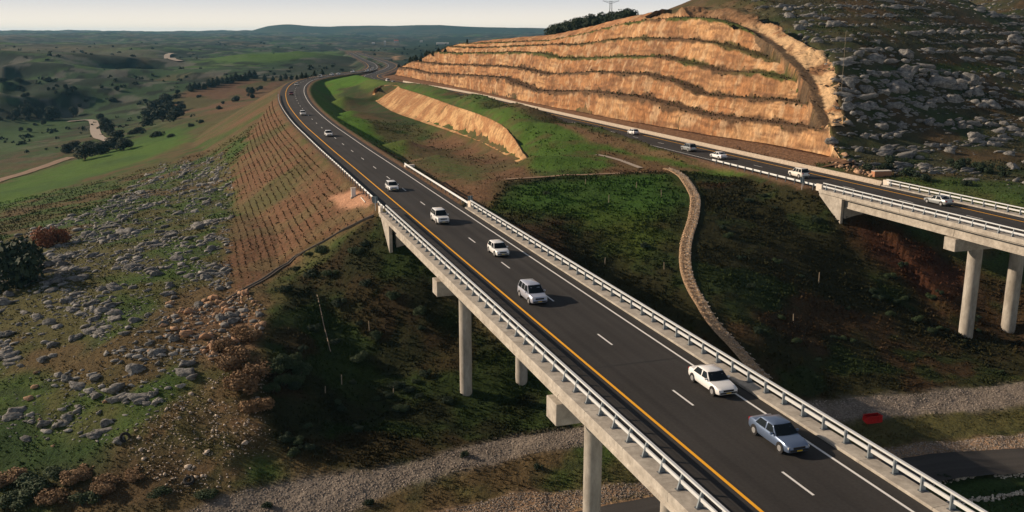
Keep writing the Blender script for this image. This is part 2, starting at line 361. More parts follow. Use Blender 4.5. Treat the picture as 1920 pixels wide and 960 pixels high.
# ------------------------------------------------------------------ object helpers
def tag(o, label=None, cat=None, group=None, kind=None):
    if label: o['label'] = label
    if cat: o['category'] = cat
    if group: o['group'] = group
    if kind: o['kind'] = kind
    return o
def mesh(name, V, Fc, mat=None, smooth=False, uv=None, col=None):
    me = bpy.data.meshes.new(name); V = np.asarray(V, float)
    if isinstance(Fc, np.ndarray):
        nf, k = Fc.shape
        me.vertices.add(len(V)); me.vertices.foreach_set('co', V.ravel())
        me.loops.add(nf*k); me.loops.foreach_set('vertex_index', Fc.ravel().astype(np.int32))
        me.polygons.add(nf); me.polygons.foreach_set('loop_start', np.arange(0, nf*k, k, dtype=np.int32))
        me.update(calc_edges=True)
    else:
        me.from_pydata([tuple(v) for v in V], [], [tuple(int(i) for i in f) for f in Fc]); me.update()
    if smooth: me.polygons.foreach_set('use_smooth', np.ones(len(me.polygons), bool))
    if uv is not None:
        l = me.uv_layers.new(name='UVMap'); vi = np.empty(len(me.loops), np.int32); me.loops.foreach_get('vertex_index', vi)
        l.data.foreach_set('uv', np.asarray(uv, np.float32)[vi].ravel())
    if col is not None:
        c = me.color_attributes.new('cover', 'FLOAT_COLOR', 'POINT'); col = np.asarray(col, np.float32)
        if col.shape[1] == 3: col = np.c_[col, np.ones(len(col), np.float32)]
        c.data.foreach_set('color', col.ravel())
    if mat: me.materials.append(mat)
    return me
def link(me, name, parent=None, loc=None, rz=None):
    o = bpy.data.objects.new(name, me); COL.objects.link(o)
    if parent is not None: o.parent = parent
    if loc is not None: o.location = loc
    if rz is not None: o.rotation_euler = (0, 0, rz)
    return o
def obj(name, V, Fc, mat, parent=None, **k): return link(mesh(name, V, Fc, mat, **k), name, parent)
def thing(name, label, cat, loc=(0, 0, 0), rz=0, group=None):
    o = link(None, name, None, loc, rz); o.empty_display_size = .3; return tag(o, label, cat, group)
class MB:
    def __init__(s): s.V = []; s.F = []
    def add(s, V, Fc):
        b = len(s.V); s.V += [tuple(v) for v in V]; s.F += [tuple(b+i for i in f) for f in Fc]; return s
    def box(s, c, size, rz=0, tilt=None):
        x, y, z = [d/2 for d in size]; M = Matrix.Rotation(rz, 3, 'Z')
        if tilt is not None: M = M @ tilt
        v = [Vector(c) + M @ Vector((a, b, d)) for a in (-x, x) for b in (-y, y) for d in (-z, z)]
        return s.add(v, [(0,1,3,2),(4,6,7,5),(0,4,5,1),(2,3,7,6),(0,2,6,4),(1,5,7,3)])
    def tube(s, a, b, r0, r1=None, n=10, cap=True):
        r1 = r0 if r1 is None else r1; a = Vector(a); b = Vector(b); d = (b-a).normalized()
        u = d.orthogonal().normalized(); w = d.cross(u); V = []
        for p, r in ((a, r0), (b, r1)):
            for i in range(n): t = 2*math.pi*i/n; V.append(p + (u*math.cos(t)+w*math.sin(t))*r)
        Fc = [(i, (i+1) % n, n+(i+1) % n, n+i) for i in range(n)]
        if cap: Fc += [tuple(range(n))[::-1], tuple(range(n, 2*n))]
        return s.add(V, Fc)
    def sweep(s, pts, sec, nrm=None, closed=True):
        """sec: list of (lateral, up) swept along pts (N,3) with lateral directions nrm (N,2)"""
        b = len(s.V); m = len(sec)
        for p, nn in zip(pts, nrm):
            for l, u in sec: s.V.append((p[0]+nn[0]*l, p[1]+nn[1]*l, p[2]+u))
        for i in range(len(pts)-1):
            for j in range(m if closed else m-1):
                k = (j+1) % m; s.F.append((b+i*m+j, b+(i+1)*m+j, b+(i+1)*m+k, b+i*m+k))
        if closed:
            s.F.append(tuple(b+j for j in range(m))); s.F.append(tuple(b+(len(pts)-1)*m+j for j in range(m))[::-1])
        return s
    def obj(s, name, mat, parent=None, smooth=False): return link(s.mesh(name, mat, smooth), name, parent)
    def mesh(s, name, mat, smooth=False): return mesh(name, s.V, s.F, mat, smooth)
def copy_tree(o, parent=None):
    c = o.copy(); COL.objects.link(c)
    if parent is not None: c.parent = parent
    for ch in [k for k in bpy.data.objects if k.parent == o]: copy_tree(ch, c)
    return c
class Tree:   # cached child lists so copying stays fast
    def __init__(s, root):
        s.root = root; s.ch = []
        for k in root.children: s.ch.append((k, list(k.children)))
    def dup(s, loc, rz, sc=1.0, label=None, group=None, rot=None):
        r = s.root.copy(); COL.objects.link(r); r.location = loc
        r.rotation_euler = rot if rot is not None else (0, 0, rz); r.scale = (sc, sc, sc) if np.isscalar(sc) else sc
        if label: r['label'] = label
        if group: r['group'] = group
        for k, gs in s.ch:
            c = k.copy(); COL.objects.link(c); c.parent = r
            for g in gs: d = g.copy(); COL.objects.link(d); d.parent = c
        return r
# ------------------------------------------------------------------ materials
def mat(name, base=(.5, .5, .5), rough=.85, metal=0, var=.0, scale=3.0, bump=0, bscale=20, coat=0, col2=None, attr=False, space='Object', spec=.3, detail=6, stretch=None):
    m = bpy.data.materials.new(name); m.use_nodes = True; t = m.node_tree; b = t.nodes['Principled BSDF']
    b.inputs['Roughness'].default_value = rough; b.inputs['Metallic'].default_value = metal
    b.inputs['Base Color'].default_value = (*base, 1); b.inputs['Specular IOR Level'].default_value = spec
    if coat: b.inputs['Coat Weight'].default_value = coat; b.inputs['Coat Roughness'].default_value = .08
    tcn = t.nodes.new('ShaderNodeTexCoord'); vec = tcn.outputs[space]
    if stretch:
        mm = t.nodes.new('ShaderNodeMapping'); mm.inputs['Scale'].default_value = stretch; t.links.new(vec, mm.inputs['Vector']); vec = mm.outputs[0]
    src = None
    if attr:
        a = t.nodes.new('ShaderNodeAttribute'); a.attribute_name = 'cover'; src = a.outputs['Color']
    if var or col2:
        nn = t.nodes.new('ShaderNodeTexNoise'); nn.inputs['Scale'].default_value = scale; nn.inputs['Detail'].default_value = detail; t.links.new(vec, nn.inputs['Vector'])
        mr = t.nodes.new('ShaderNodeMapRange'); mr.inputs['From Min'].default_value = .3; mr.inputs['From Max'].default_value = .7; t.links.new(nn.outputs['Fac'], mr.inputs['Value'])
        if col2:
            mxx = t.nodes.new('ShaderNodeMix'); mxx.data_type = 'RGBA'; mxx.inputs['A'].default_value = (*base, 1); mxx.inputs['B'].default_value = (*col2, 1)
            t.links.new(mr.outputs[0], mxx.inputs['Factor']); src = mxx.outputs['Result']
        if var:
            m2 = t.nodes.new('ShaderNodeMapRange'); n2 = t.nodes.new('ShaderNodeTexNoise'); n2.inputs['Scale'].default_value = scale*3.7; n2.inputs['Detail'].default_value = 8
            n2.inputs['Roughness'].default_value = .7
            t.links.new(vec, n2.inputs['Vector']); t.links.new(n2.outputs['Fac'], m2.inputs['Value'])
            m2.inputs['From Min'].default_value = .28; m2.inputs['From Max'].default_value = .72
            m2.inputs['To Min'].default_value = 1-var; m2.inputs['To Max'].default_value = 1+var
            vm = t.nodes.new('ShaderNodeVectorMath'); vm.operation = 'SCALE'
            if src is not None: t.links.new(src, vm.inputs[0])
            else: vm.inputs[0].default_value = base
            t.links.new(m2.outputs[0], vm.inputs['Scale']); src = vm.outputs[0]
    if src is not None: t.links.new(src, b.inputs['Base Color'])
    if bump:
        n3 = t.nodes.new('ShaderNodeTexNoise'); n3.inputs['Scale'].default_value = bscale; n3.inputs['Detail'].default_value = 8; n3.inputs['Roughness'].default_value = .65; t.links.new(vec, n3.inputs['Vector'])
        bp = t.nodes.new('ShaderNodeBump'); bp.inputs['Strength'].default_value = 1.0; bp.inputs['Distance'].default_value = bump
        t.links.new(n3.outputs['Fac'], bp.inputs['Height']); t.links.new(bp.outputs[0], b.inputs['Normal'])
    return m
M = {}
M['land'] = mat('land', attr=True, var=.5, scale=.9, bump=.35, bscale=1.6, rough=.95, spec=.1)
M['tuft'] = mat('tuft', attr=True, rough=.9, spec=.1)
M['cliff'] = mat('cut_rock', attr=True, var=.46, scale=.35, bump=.5, bscale=.8, rough=.95, spec=.1, stretch=(1, 1, .6))
M['rock'] = mat('limestone', (.29, .28, .26), col2=(.09, .09, .09), scale=2.6, var=.6, bump=.25, bscale=5, rough=.95, spec=.1, space='Object')
M['rock_red'] = mat('ochre_stone', (.40, .22, .12), col2=(.28, .19, .13), scale=1.5, var=.25, bump=.06, bscale=6, rough=.95, spec=.1)
M['rock_attr'] = mat('loose_rock', attr=True, var=.6, scale=1.1, bump=.15, bscale=4, rough=.95, spec=.1)
M['concrete'] = mat('concrete', (.43, .395, .34), col2=(.29, .26, .22), scale=.6, var=.28, rough=.9, bump=.01, bscale=8, spec=.2)
M['column'] = mat('column_concrete', (.43, .40, .35), col2=(.26, .235, .20), scale=.8, var=.25, rough=.9, stretch=(1, 1, .35), spec=.2)
M['barrier_conc'] = mat('barrier_concrete', (.40, .34, .27), var=.3, scale=.7, rough=.9)
M['white_conc'] = mat('white_concrete', (.60, .54, .46), var=.12, scale=2, rough=.9)
M['steel'] = mat('galvanised_steel', (.62, .64, .64), var=.08, scale=5, rough=.5, metal=.25)
M['steel_dark'] = mat('weathered_steel', (.10, .11, .12), rough=.7)
M['white_paint'] = mat('road_paint_white', (.72, .71, .68), var=.12, scale=6, rough=.8)
M['yellow_paint'] = mat('road_paint_yellow', (.85, .40, .02), var=.08, scale=6, rough=.8)
M['glass'] = mat('car_glass', (.008, .012, .015), rough=.12, spec=.22)
M['rubber'] = mat('rubber', (.02, .02, .02), rough=.9)
M['rim'] = mat('wheel_rim', (.5, .5, .5), rough=.35, metal=.6)
M['lamp'] = mat('headlamp', (.7, .7, .68), rough=.15)
M['taillamp'] = mat('tail_lamp', (.35, .01, .01), rough=.25)
M['plate'] = mat('number_plate', (.75, .5, .05), rough=.5)
M['black_trim'] = mat('black_trim', (.025, .025, .027), rough=.7)
M['bark'] = mat('bark', (.12, .09, .06), var=.3, scale=8, rough=.95)
M['leaf_dark'] = mat('leaf_dark', (.020, .036, .016), var=.5, scale=3, rough=.8)
M['leaf_mid'] = mat('leaf_mid', (.038, .060, .022), var=.5, scale=3, rough=.8)
M['leaf_pine'] = mat('leaf_pine', (.022, .042, .020), var=.5, scale=3, rough=.8)
M['leaf_rust'] = mat('leaf_rust', (.22, .085, .04), var=.4, scale=3, rough=.85)
M['leaf_dry'] = mat('leaf_dry', (.20, .125, .065), var=.4, scale=3, rough=.9)
M['wood'] = mat('weathered_wood', (.30, .24, .17), var=.2, scale=9, rough=.9)
M['red_plastic'] = mat('red_plastic', (.45, .01, .01), var=.25, scale=4, rough=.5)
M['sign_back'] = mat('sign_back', (.16, .20, .21), rough=.6)
# asphalt with wheel tracks: UV = (lateral offset, chainage) in metres
def asphalt(name, base=.045):
    m = bpy.data.materials.new(name); m.use_nodes = True; t = m.node_tree; b = t.nodes['Principled BSDF']
    b.inputs['Roughness'].default_value = .88; b.inputs['Specular IOR Level'].default_value = .2
    uv = t.nodes.new('ShaderNodeUVMap'); mp_ = t.nodes.new('ShaderNodeMapping'); mp_.inputs['Scale'].default_value = (1.1, .008, 1)
    t.links.new(uv.outputs[0], mp_.inputs['Vector'])
    n1 = t.nodes.new('ShaderNodeTexNoise'); n1.inputs['Scale'].default_value = 1.0; n1.inputs['Detail'].default_value = 4; t.links.new(mp_.outputs[0], n1.inputs['Vector'])
    n2 = t.nodes.new('ShaderNodeTexNoise'); n2.inputs['Scale'].default_value = 5.0; n2.inputs['Detail'].default_value = 8; t.links.new(uv.outputs[0], n2.inputs['Vector'])
    n4 = t.nodes.new('ShaderNodeTexNoise'); n4.inputs['Scale'].default_value = .12; n4.inputs['Detail'].default_value = 3; t.links.new(uv.outputs[0], n4.inputs['Vector'])
    ad = t.nodes.new('ShaderNodeMath'); ad.operation = 'MULTIPLY_ADD'; t.links.new(n1.outputs['Fac'], ad.inputs[0]); ad.inputs[1].default_value = 1.7
    t.links.new(n2.outputs['Fac'], ad.inputs[2])
    a2 = t.nodes.new('ShaderNodeMath'); a2.operation = 'ADD'; t.links.new(ad.outputs[0], a2.inputs[0]); t.links.new(n4.outputs['Fac'], a2.inputs[1])
    mr = t.nodes.new('ShaderNodeMapRange'); mr.inputs['From Min'].default_value = 1.4; mr.inputs['From Max'].default_value = 2.3
    mr.inputs['To Min'].default_value = base*.68; mr.inputs['To Max'].default_value = base*1.35; t.links.new(a2.outputs[0], mr.inputs['Value'])
    cc = t.nodes.new('ShaderNodeCombineColor'); t.links.new(mr.outputs[0], cc.inputs[0])
    for k, f_ in ((1, .93), (2, .87)):
        mm = t.nodes.new('ShaderNodeMath'); mm.operation = 'MULTIPLY'; mm.inputs[1].default_value = f_; t.links.new(mr.outputs[0], mm.inputs[0]); t.links.new(mm.outputs[0], cc.inputs[k])
    t.links.new(cc.outputs[0], b.inputs['Base Color'])
    return m
M['asphalt'] = asphalt('asphalt', .036); M['asphalt_old'] = asphalt('asphalt_old', .05)
# ------------------------------------------------------------------ terrain sheet
print('terrain...')
NA, NR = 900, 950
ang = np.linspace(R(-50), R(50), NA); rr = np.exp(np.linspace(math.log(22), math.log(7500), NR))
AA, RR = np.meshgrid(ang, rr); TX = (np.sin(AA)*RR).ravel(); TY = (np.cos(AA)*RR).ravel()
TZ = ground(TX, TY)
# ---- land cover colours (linear albedo)
def inpoly(x, y, poly):
    c = np.zeros(x.shape, bool); n_ = len(poly); j = n_-1
    for i in range(n_):
        xi, yi = poly[i][:2]; xj, yj = poly[j][:2]
        if yi != yj: c ^= ((yi > y) != (yj > y)) & (x < (xj-xi)*(y-yi)/(yj-yi)+xi)
        j = i
    return c
def pdist(x, y, poly):
    d = np.full(x.shape, 1e9); n_ = len(poly)
    for i in range(n_):
        a = poly[i]; b = poly[(i+1) % n_]; dx, dy = b[0]-a[0], b[1]-a[1]; L2 = dx*dx+dy*dy+1e-9
        t = np.clip(((x-a[0])*dx+(y-a[1])*dy)/L2, 0, 1); d = np.minimum(d, np.hypot(x-a[0]-t*dx, y-a[1]-t*dy))
    return np.where(inpoly(x, y, poly), d, -d)
def soft(x, y, pix, w=2.0, wob=3.0, s=0, world=False):
    p = pix if world else hits(pix)
    xmin, xmax = p[:, 0].min()-3*w-wob, p[:, 0].max()+3*w+wob; ymin, ymax = p[:, 1].min()-3*w-wob, p[:, 1].max()+3*w+wob
    r = np.zeros(x.shape); m = (x > xmin) & (x < xmax) & (y > ymin) & (y < ymax)
    if m.any():
        d = pdist(x[m], y[m], p) + (fbm(x[m], y[m], max(w*2, 2), 4, 40+s)-.5)*2*wob
        r[m] = sstep(-w, w, d)
    return r
def mixc(c, col_, m): return c*(1-m[:, None]) + np.asarray(col_)*m[:, None]
Z_ = {}   # zone pixel outlines
Z_['valley_green'] = [(-60,420),(0,395),(120,345),(240,310),(300,290),(360,262),(330,240),(250,262),(140,300),(-60,360)]
Z_['valley_green2'] = [(-60,300),(0,290),(120,250),(150,225),(90,225),(0,240),(-60,240)]
Z_['embank'] = [(428,565),(432,470),(436,380),(440,320),(478,240),(520,178),(529,176),(536,215),(575,262),(640,330),(712,395),(700,402),(600,452),(500,520)]
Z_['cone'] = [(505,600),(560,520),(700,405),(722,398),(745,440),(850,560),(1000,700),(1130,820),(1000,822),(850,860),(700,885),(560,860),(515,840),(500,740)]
Z_['brownslope'] = [(300,200),(340,175),(470,150),(540,146),(528,170),(480,225),(440,250),(380,215),(330,222)]
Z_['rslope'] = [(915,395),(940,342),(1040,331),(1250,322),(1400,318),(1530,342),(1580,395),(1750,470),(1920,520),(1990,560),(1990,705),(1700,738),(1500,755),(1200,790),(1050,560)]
Z_['rs_green'] = [(930,385),(945,345),(1040,334),(1250,325),(1275,350),(1270,400),(1200,470),(1140,430),(1060,400),(980,410)]
Z_['rs_green2'] = [(1120,400),(1215,400),(1250,470),(1180,490),(1130,460)]
Z_['redpatch'] = [(1590,410),(1650,420),(1760,460),(1830,520),(1800,590),(1740,560),(1680,500),(1600,450)]
Z_['med_green'] = [(580,170),(592,152),(640,142),(700,148),(720,158),(690,165),(650,180),(640,205),(700,245),(800,292),(790,300),(720,282),(650,240),(600,210)]
Z_['med_dark'] = [(635,165),(670,160),(700,185),(760,215),(790,232),(760,236),(700,215),(650,195)]
Z_['med_red'] = [(720,285),(800,262),(860,252),(930,276),(990,308),(1005,330),(940,340),(915,392),(860,372),(780,312)]
Z_['med_redtop'] = [(820,248),(900,275),(960,300),(990,312),(930,330),(840,300),(760,262)]
Z_['med_plant'] = [(770,290),(900,318),(920,335),(880,345),(820,322)]
Z_['strip_green'] = [(740,160),(800,172),(900,198),(1000,225),(1100,250),(1250,284),(1400,318),(1500,340),(1400,330),(1250,318),(1160,318),(1010,325),(988,300),(960,250),(900,212),(800,178),(750,165)]
Z_['strip_red'] = [(1010,222),(1110,248),(1250,283),(1380,315),(1370,320),(1250,296),(1100,262)]
Z_['strip_red2'] = [(1110,280),(1180,290),(1240,305),(1310,322),(1250,326),(1110,326),(1150,305)]
Z_['gravel'] = [(340,965),(420,925),(560,900),(700,882),(800,862),(940,822),(1060,808),(1300,780),(1520,752),(1700,740),(1930,716),(1930,758),(1800,772),(1640,785),(1500,790),(1100,838),(1000,850),(850,885),(740,920),(640,965)]
Z_['gravel2'] = [(800,965),(960,925),(1100,915),(1210,905),(1300,890),(1620,845),(1930,812),(1930,838),(1700,858),(1500,880),(1250,925),(1080,955),(1000,985)]
Z_['dirtedge'] = [(1000,985),(1080,955),(1250,925),(1500,880),(1700,857),(1930,836),(1930,849),(1700,869),(1250,937),(1120,970)]
Z_['greenbr'] = [(1730,905),(1850,895),(1960,890),(1960,1000),(1800,990)]
Z_['rhill'] = [(1566,305),(1640,330),(1920,385),(2400,460),(2600,300),(2300,0),(1920,-60),(1500,-30),(1440,20),(1500,75),(1560,110),(1575,200)]
Z_['rgrass'] = [(1640,335),(1700,330),(1920,345),(1990,400),(1920,385),(1760,355)]
Z_['rstripe'] = [(1660,125),(1800,118),(1910,128),(1900,140),(1780,135),(1660,140)]
Z_['tan_slope'] = [(400,600),(470,560),(500,600),(505,720),(520,850),(430,910),(330,940),(200,900),(240,820),(330,760),(420,700)]
Z_['redrubble'] = [(330,600),(420,560),(500,590),(480,660),(400,700),(360,650)]
Z_['pad'] = [(618,370),(640,362),(690,362),(706,378),(690,386),(640,388)]
Z_['bl_brown'] = [(0,960),(60,900),(180,870),(330,860),(330,960)]
Z_['bl_green'] = [(-40,900),(-40,780),(80,790),(200,815),(190,860),(60,890)]
Z_['forest'] = [(745,132),(790,118),(840,95),(860,78),(900,70),(860,66),(760,84),(740,110)]
Z_['far_green1'] = [(380,112),(500,98),(640,96),(600,106),(480,118)]
Z_['far_brown1'] = [(0,88),(180,85),(300,98),(200,104),(0,100)]
Z_['far_tan'] = [(740,112),(735,106),(755,103),(765,108),(752,114)]
Z_['far_dark'] = [(520,140),(540,122),(620,108),(668,112),(680,125),(600,140)]
LAND = {}
def cover(x, y, z):
    n1 = fbm(x, y, 24, 4, 21); n2 = fbm(x, y, 7, 4, 22); n3 = fbm(x, y, 2.2, 3, 23); n4 = fbm(x, y, .7, 2, 24)
    D = np.hypot(x, y); far = sstep(350, 900, D); fx = sstep(900, 2500, D)
    n1f = fbm(x, y, 170, 5, 25)
    green = np.array([.052, .088, .020]); olive = np.array([.085, .080, .030]); brown = np.array([.108, .074, .036]); dark = np.array([.022, .030, .014])
    c = np.tile(olive, (len(x), 1))
    c = mixc(c, green, sstep(.42, .58, n1*.5+n2*.5))
    c = mixc(c, brown, sstep(.52, .66, fbm(x, y, 13, 4, 26))*.9)
    c = mixc(c, dark, sstep(.55, .72, n3*.6+n2*.4)*.6)
    # far country: greener, muted, with dark scrub patches
    fc = np.tile(np.array([.030, .062, .024]), (len(x), 1))
    fc = mixc(fc, (.050, .098, .020), sstep(.5, .62, n1f)); fc = mixc(fc, (.105, .080, .045), sstep(.52, .64, fbm(x, y, 110, 5, 27))*.85)
    fc = mixc(fc, (.012, .022, .013), sstep(.48, .58, fbm(x, y, 60, 5, 28))*.85); fc = mixc(fc, (.009, .017, .010), sstep(.53, .58, fbm(x, y, 16, 3, 29))*.9*(1-.3*fx)); fc = mixc(fc, (.16, .15, .13), sstep(.60, .68, fbm(x, y, 22, 4, 30))*.5)
    c = c*(1-far[:, None]) + fc*far[:, None]
    def Z(k, col_, w=2., wob=3., amt=1., s=0):
        nonlocal c
        if k not in LAND: LAND[k] = hits(Z_[k])
        m = soft(x, y, LAND[k], w, wob, s, True)*amt; c = mixc(c, col_, m); return m
    vg = Z('valley_green', (.060, .125, .016), 6, 8, .85); c = mixc(c, (.035, .07, .02), vg*sstep(.5, .7, n1)*.6)
    Z('valley_green2', (.040, .085, .022), 8, 14, .7)
    m = Z('brownslope', (.135, .075, .042), 12, 14, .85); c = mixc(c, (.055, .070, .024), m*sstep(.46, .6, n1)*.8)
    Z('far_green1', (.065, .13, .022), 20, 30, .8); Z('far_brown1', (.10, .09, .05), 40, 60, .6); Z('far_tan', (.55, .33, .18), 5, 6, 1); Z('far_dark', (.020, .030, .018), 25, 30, .85)
    Z('forest', (.015, .03, .014), 12, 12, .9)
    m = Z('tan_slope', (.135, .090, .045), 3, 4, .85); c = mixc(c, (.065, .070, .024), m*sstep(.45, .65, n2)*.7); c = mixc(c, (.19, .11, .06), m*sstep(.55, .7, n3)*.6)
    Z('redrubble', (.17, .10, .058), 3, 3, .6)
    Z('bl_brown', (.085, .055, .030), 3, 5, .8); Z('bl_green', (.022, .046, .014), 3, 4, .8)
    # embankment fill, planted in rows
    m = Z('embank', (.145, .078, .043), 2.5, 5, 1.0)
    c = mixc(c, (.125, .095, .045), m*sstep(.45, .62, n2*.7+n1*.3)*.75); c = mixc(c, (.06, .075, .025), m*sstep(.58, .7, n1)*.6)
    lat, s_, _, _ = L1.near(x, y, 2); rowp = (.5+.5*np.cos(2*np.pi*lat/1.5))*(.55+.45*np.cos(2*np.pi*s_/2.4))
    c = mixc(c, (.085, .062, .030), m*sstep(.45, .8, rowp)*.8)
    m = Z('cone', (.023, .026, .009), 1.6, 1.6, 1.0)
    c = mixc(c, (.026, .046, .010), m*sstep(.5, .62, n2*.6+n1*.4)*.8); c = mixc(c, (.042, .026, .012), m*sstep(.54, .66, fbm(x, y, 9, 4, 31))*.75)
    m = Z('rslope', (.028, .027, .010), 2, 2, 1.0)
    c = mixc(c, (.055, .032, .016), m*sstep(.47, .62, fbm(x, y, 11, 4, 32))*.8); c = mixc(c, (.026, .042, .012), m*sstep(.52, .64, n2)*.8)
    Z('rs_green', (.040, .100, .014), 5, 6, .8); Z('rs_green2', (.085, .11, .018), 5, 5, .6); Z('redpatch', (.085, .032, .018), 3, 4, .8)
    m = Z('med_green', (.066, .145, .016), 2.5, 2.5, .95); c = mixc(c, (.10, .105, .03), m*sstep(.5, .65, n1)*.6)
    m = Z('med_dark', (.055, .050, .024), 2.5, 3, .9); c = mixc(c, (.028, .058, .014), m*sstep(.45, .6, n2)*.8)
    m = Z('med_red', (.155, .088, .048), 2, 2, .95); Z('med_redtop', (.15, .085, .047), 3, 5, .7); c = mixc(c, (.075, .075, .03), m*sstep(.5, .64, n2*.5+n1*.5)*.8)
    m2 = Z('med_plant', (.055, .085, .022), 3, 3, .8)
    rowp2 = .5+.5*np.cos(2*np.pi*(x*.8+y*.6)/2.2); c = mixc(c, (.10, .060, .034), (m+m2).clip(0, 1)*sstep(.5, .9, rowp2)*.5)
    m = Z('strip_green', (.062, .120, .018), 2, 3, .95); c = mixc(c, (.11, .075, .035), m*sstep(.55, .68, n2)*.6); Z('strip_red2', (.14, .078, .042), 2, 2.5, .85)
    Z('strip_red', (.17, .095, .055), 1, .8, .8)
    # verges beside the carriageways
    for G, wl, wr in ((G1, 7.0, 6.4), (G2, 6.6, 9.5)):
        la, ss, _, dd = G.near(x, y, 2); w = np.where(la > 0, wr, wl)
        c = mixc(c, (.19, .115, .07), sstep(w+.6, w-.6, dd + (n3-.5)*1.6)*np.where(D < 800, 1, .5))
    # talus at the cliff foot
    la, ss, _, dd = FOOT.near(x, y, 2); c = mixc(c, (.20, .115, .065), ((la < 1.5) & (la > -9) & (ss > 2)).astype(float)*.75*sstep(.3, .6, n2+.15))
    LAND['hilltop'] = np.array([(-10,345),(20,315),(48,292),(70,280),(95,300),(95,470),(-30,470)], float); m = Z('hilltop', (.105, .072, .040), 4, 6, .9); c = mixc(c, (.05, .055, .02), m*sstep(.5, .62, n2)*.7)
    m = Z('rhill', (.060, .058, .030), 3, 4, .85); c = mixc(c, (.035, .055, .016), m*sstep(.48, .62, n2)*.8); c = mixc(c, (.10, .060, .030), m*sstep(.52, .66, fbm(x, y, 10, 4, 33))*.8)
    c = mixc(c, (.018, .020, .012), m*sstep(.5, .64, n3)*.6)
    Z('rgrass', (.045, .080, .018), 2, 3, .8); Z('rstripe', (.040, .070, .016), 1.5, 2, .8)
    m = Z('gravel', (.20, .17, .14), 1.0, .8, 1.); c = c*(1-m[:, None]) + c*m[:, None]*(.75+.5*n4)[:, None]
    m = Z('gravel2', (.27, .18, .115), .8, .9, 1.); c = c*(1-m[:, None]) + c*m[:, None]*(.75+.5*n4)[:, None]
    Z('dirtedge', (.42, .26, .16), .5, .3, .9); Z('greenbr', (.030, .062, .018), 1.5, 2, .9)
    Z('pad', (.42, .23, .14), .7, .6, 1.)
    c = c*(.80+.4*n3)[:, None]
    return np.clip(c, .004, .8)
LAND['rhill'] = np.array([atD(*p) for p in [(1568,300,182),(1640,330,172),(1920,300,156),(2300,300,156),(2500,300,260),(2400,300,420),(1920,300,430),(1500,30,380),(1410,30,340),(1416,20,283),(1449,50,262),(1495,68,247),(1527,92,234),(1546,108,223),(1563,148,211),(1560,185,202),(1563,225,193)]])
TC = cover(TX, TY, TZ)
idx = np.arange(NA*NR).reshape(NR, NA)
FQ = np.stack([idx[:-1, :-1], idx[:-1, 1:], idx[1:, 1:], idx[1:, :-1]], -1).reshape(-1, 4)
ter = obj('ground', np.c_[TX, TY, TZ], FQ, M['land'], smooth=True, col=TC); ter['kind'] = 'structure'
print('terrain done')
# distant range
def hills(name, pix, D0, depth, s):
    xs = np.linspace(-2200, 3600, 420); ys = np.array([atD(px, py, 1.0)[2] for px, py in pix])
    px = np.array([p[0] for p in pix]); hz = np.interp(xs, px, [p[1] for p in pix]); V = []
    for k, t in enumerate(np.linspace(-1, 1, 26)):
        D = D0 + depth*t; X = (xs-960)/F*D0/CP*(D/D0)
        top = CAMZ + (YH-hz)*CP/F*D0/CP
        prof = math.cos(t*math.pi/2)**.8
        z = -30 + (top+30)*prof + (fbm(X, X*0+D, 260, 4, s)-.5)*46*min(1, 1-abs(t)+.15)*(abs(t) > .02)*(prof*.7)
        z = np.minimum(z, top + (prof-1)*8 + 3*(fbm(X, X*0, 90, 3, s+1)-.5)) if t <= 0 else z*.98-10
        V.append(np.c_[X, np.full_like(X, D), z])
    V = np.concatenate(V); i = np.arange(26*420).reshape(26, 420)
    q = np.stack([i[:-1, :-1], i[:-1, 1:], i[1:, 1:], i[1:, :-1]], -1).reshape(-1, 4)
    n_ = fbm(V[:, 0], V[:, 1], 300, 5, s); c = mixc(np.tile((.035, .055, .03), (len(V), 1)), (.075, .075, .045), sstep(.5, .65, n_))
    o = obj(name, V, q, M['land'], smooth=True, col=c); o['kind'] = 'structure'
hills('distant_hills', [(-2200,62),(-300,63),(0,61.5),(150,60.5),(330,63),(420,60),(500,57),(530,49),(560,46.5),(620,48.5),(640,50),(700,49),(830,48),(900,51.5),(1000,53),(1200,58),(3600,56)], 6300, 700, 61)
hills('far_hills', [(-2200,67),(-200,66),(0,65.5),(120,65),(250,66.5),(380,66),(470,66),(560,64),(700,65.5),(830,63.5),(900,62),(1000,64),(1300,64),(3600,62)], 5000, 500, 71)
# ------------------------------------------------------------------ cliff mesh
print('cliff...')
prof = []      # (row position k + t, kind)
for k in range(len(rows_o)-1):
    face = (k % 2 == 0); nn = 17 if face else 6
    for t in np.arange(nn)/nn: prof.append((k+t, face))
prof.append((len(rows_o)-1, True)); 
PO = np.interp([p[0] for p in prof], np.arange(len(rows_o)), rows_o); PF = np.array([p[1] for p in prof])
PO = np.r_[PO, 35.5, 38]; PF = np.r_[PF, False, False]; NP = len(PO); NS = len(CS)
SS, OO = np.meshgrid(CS, PO); OFF = OO*g_off(SS)
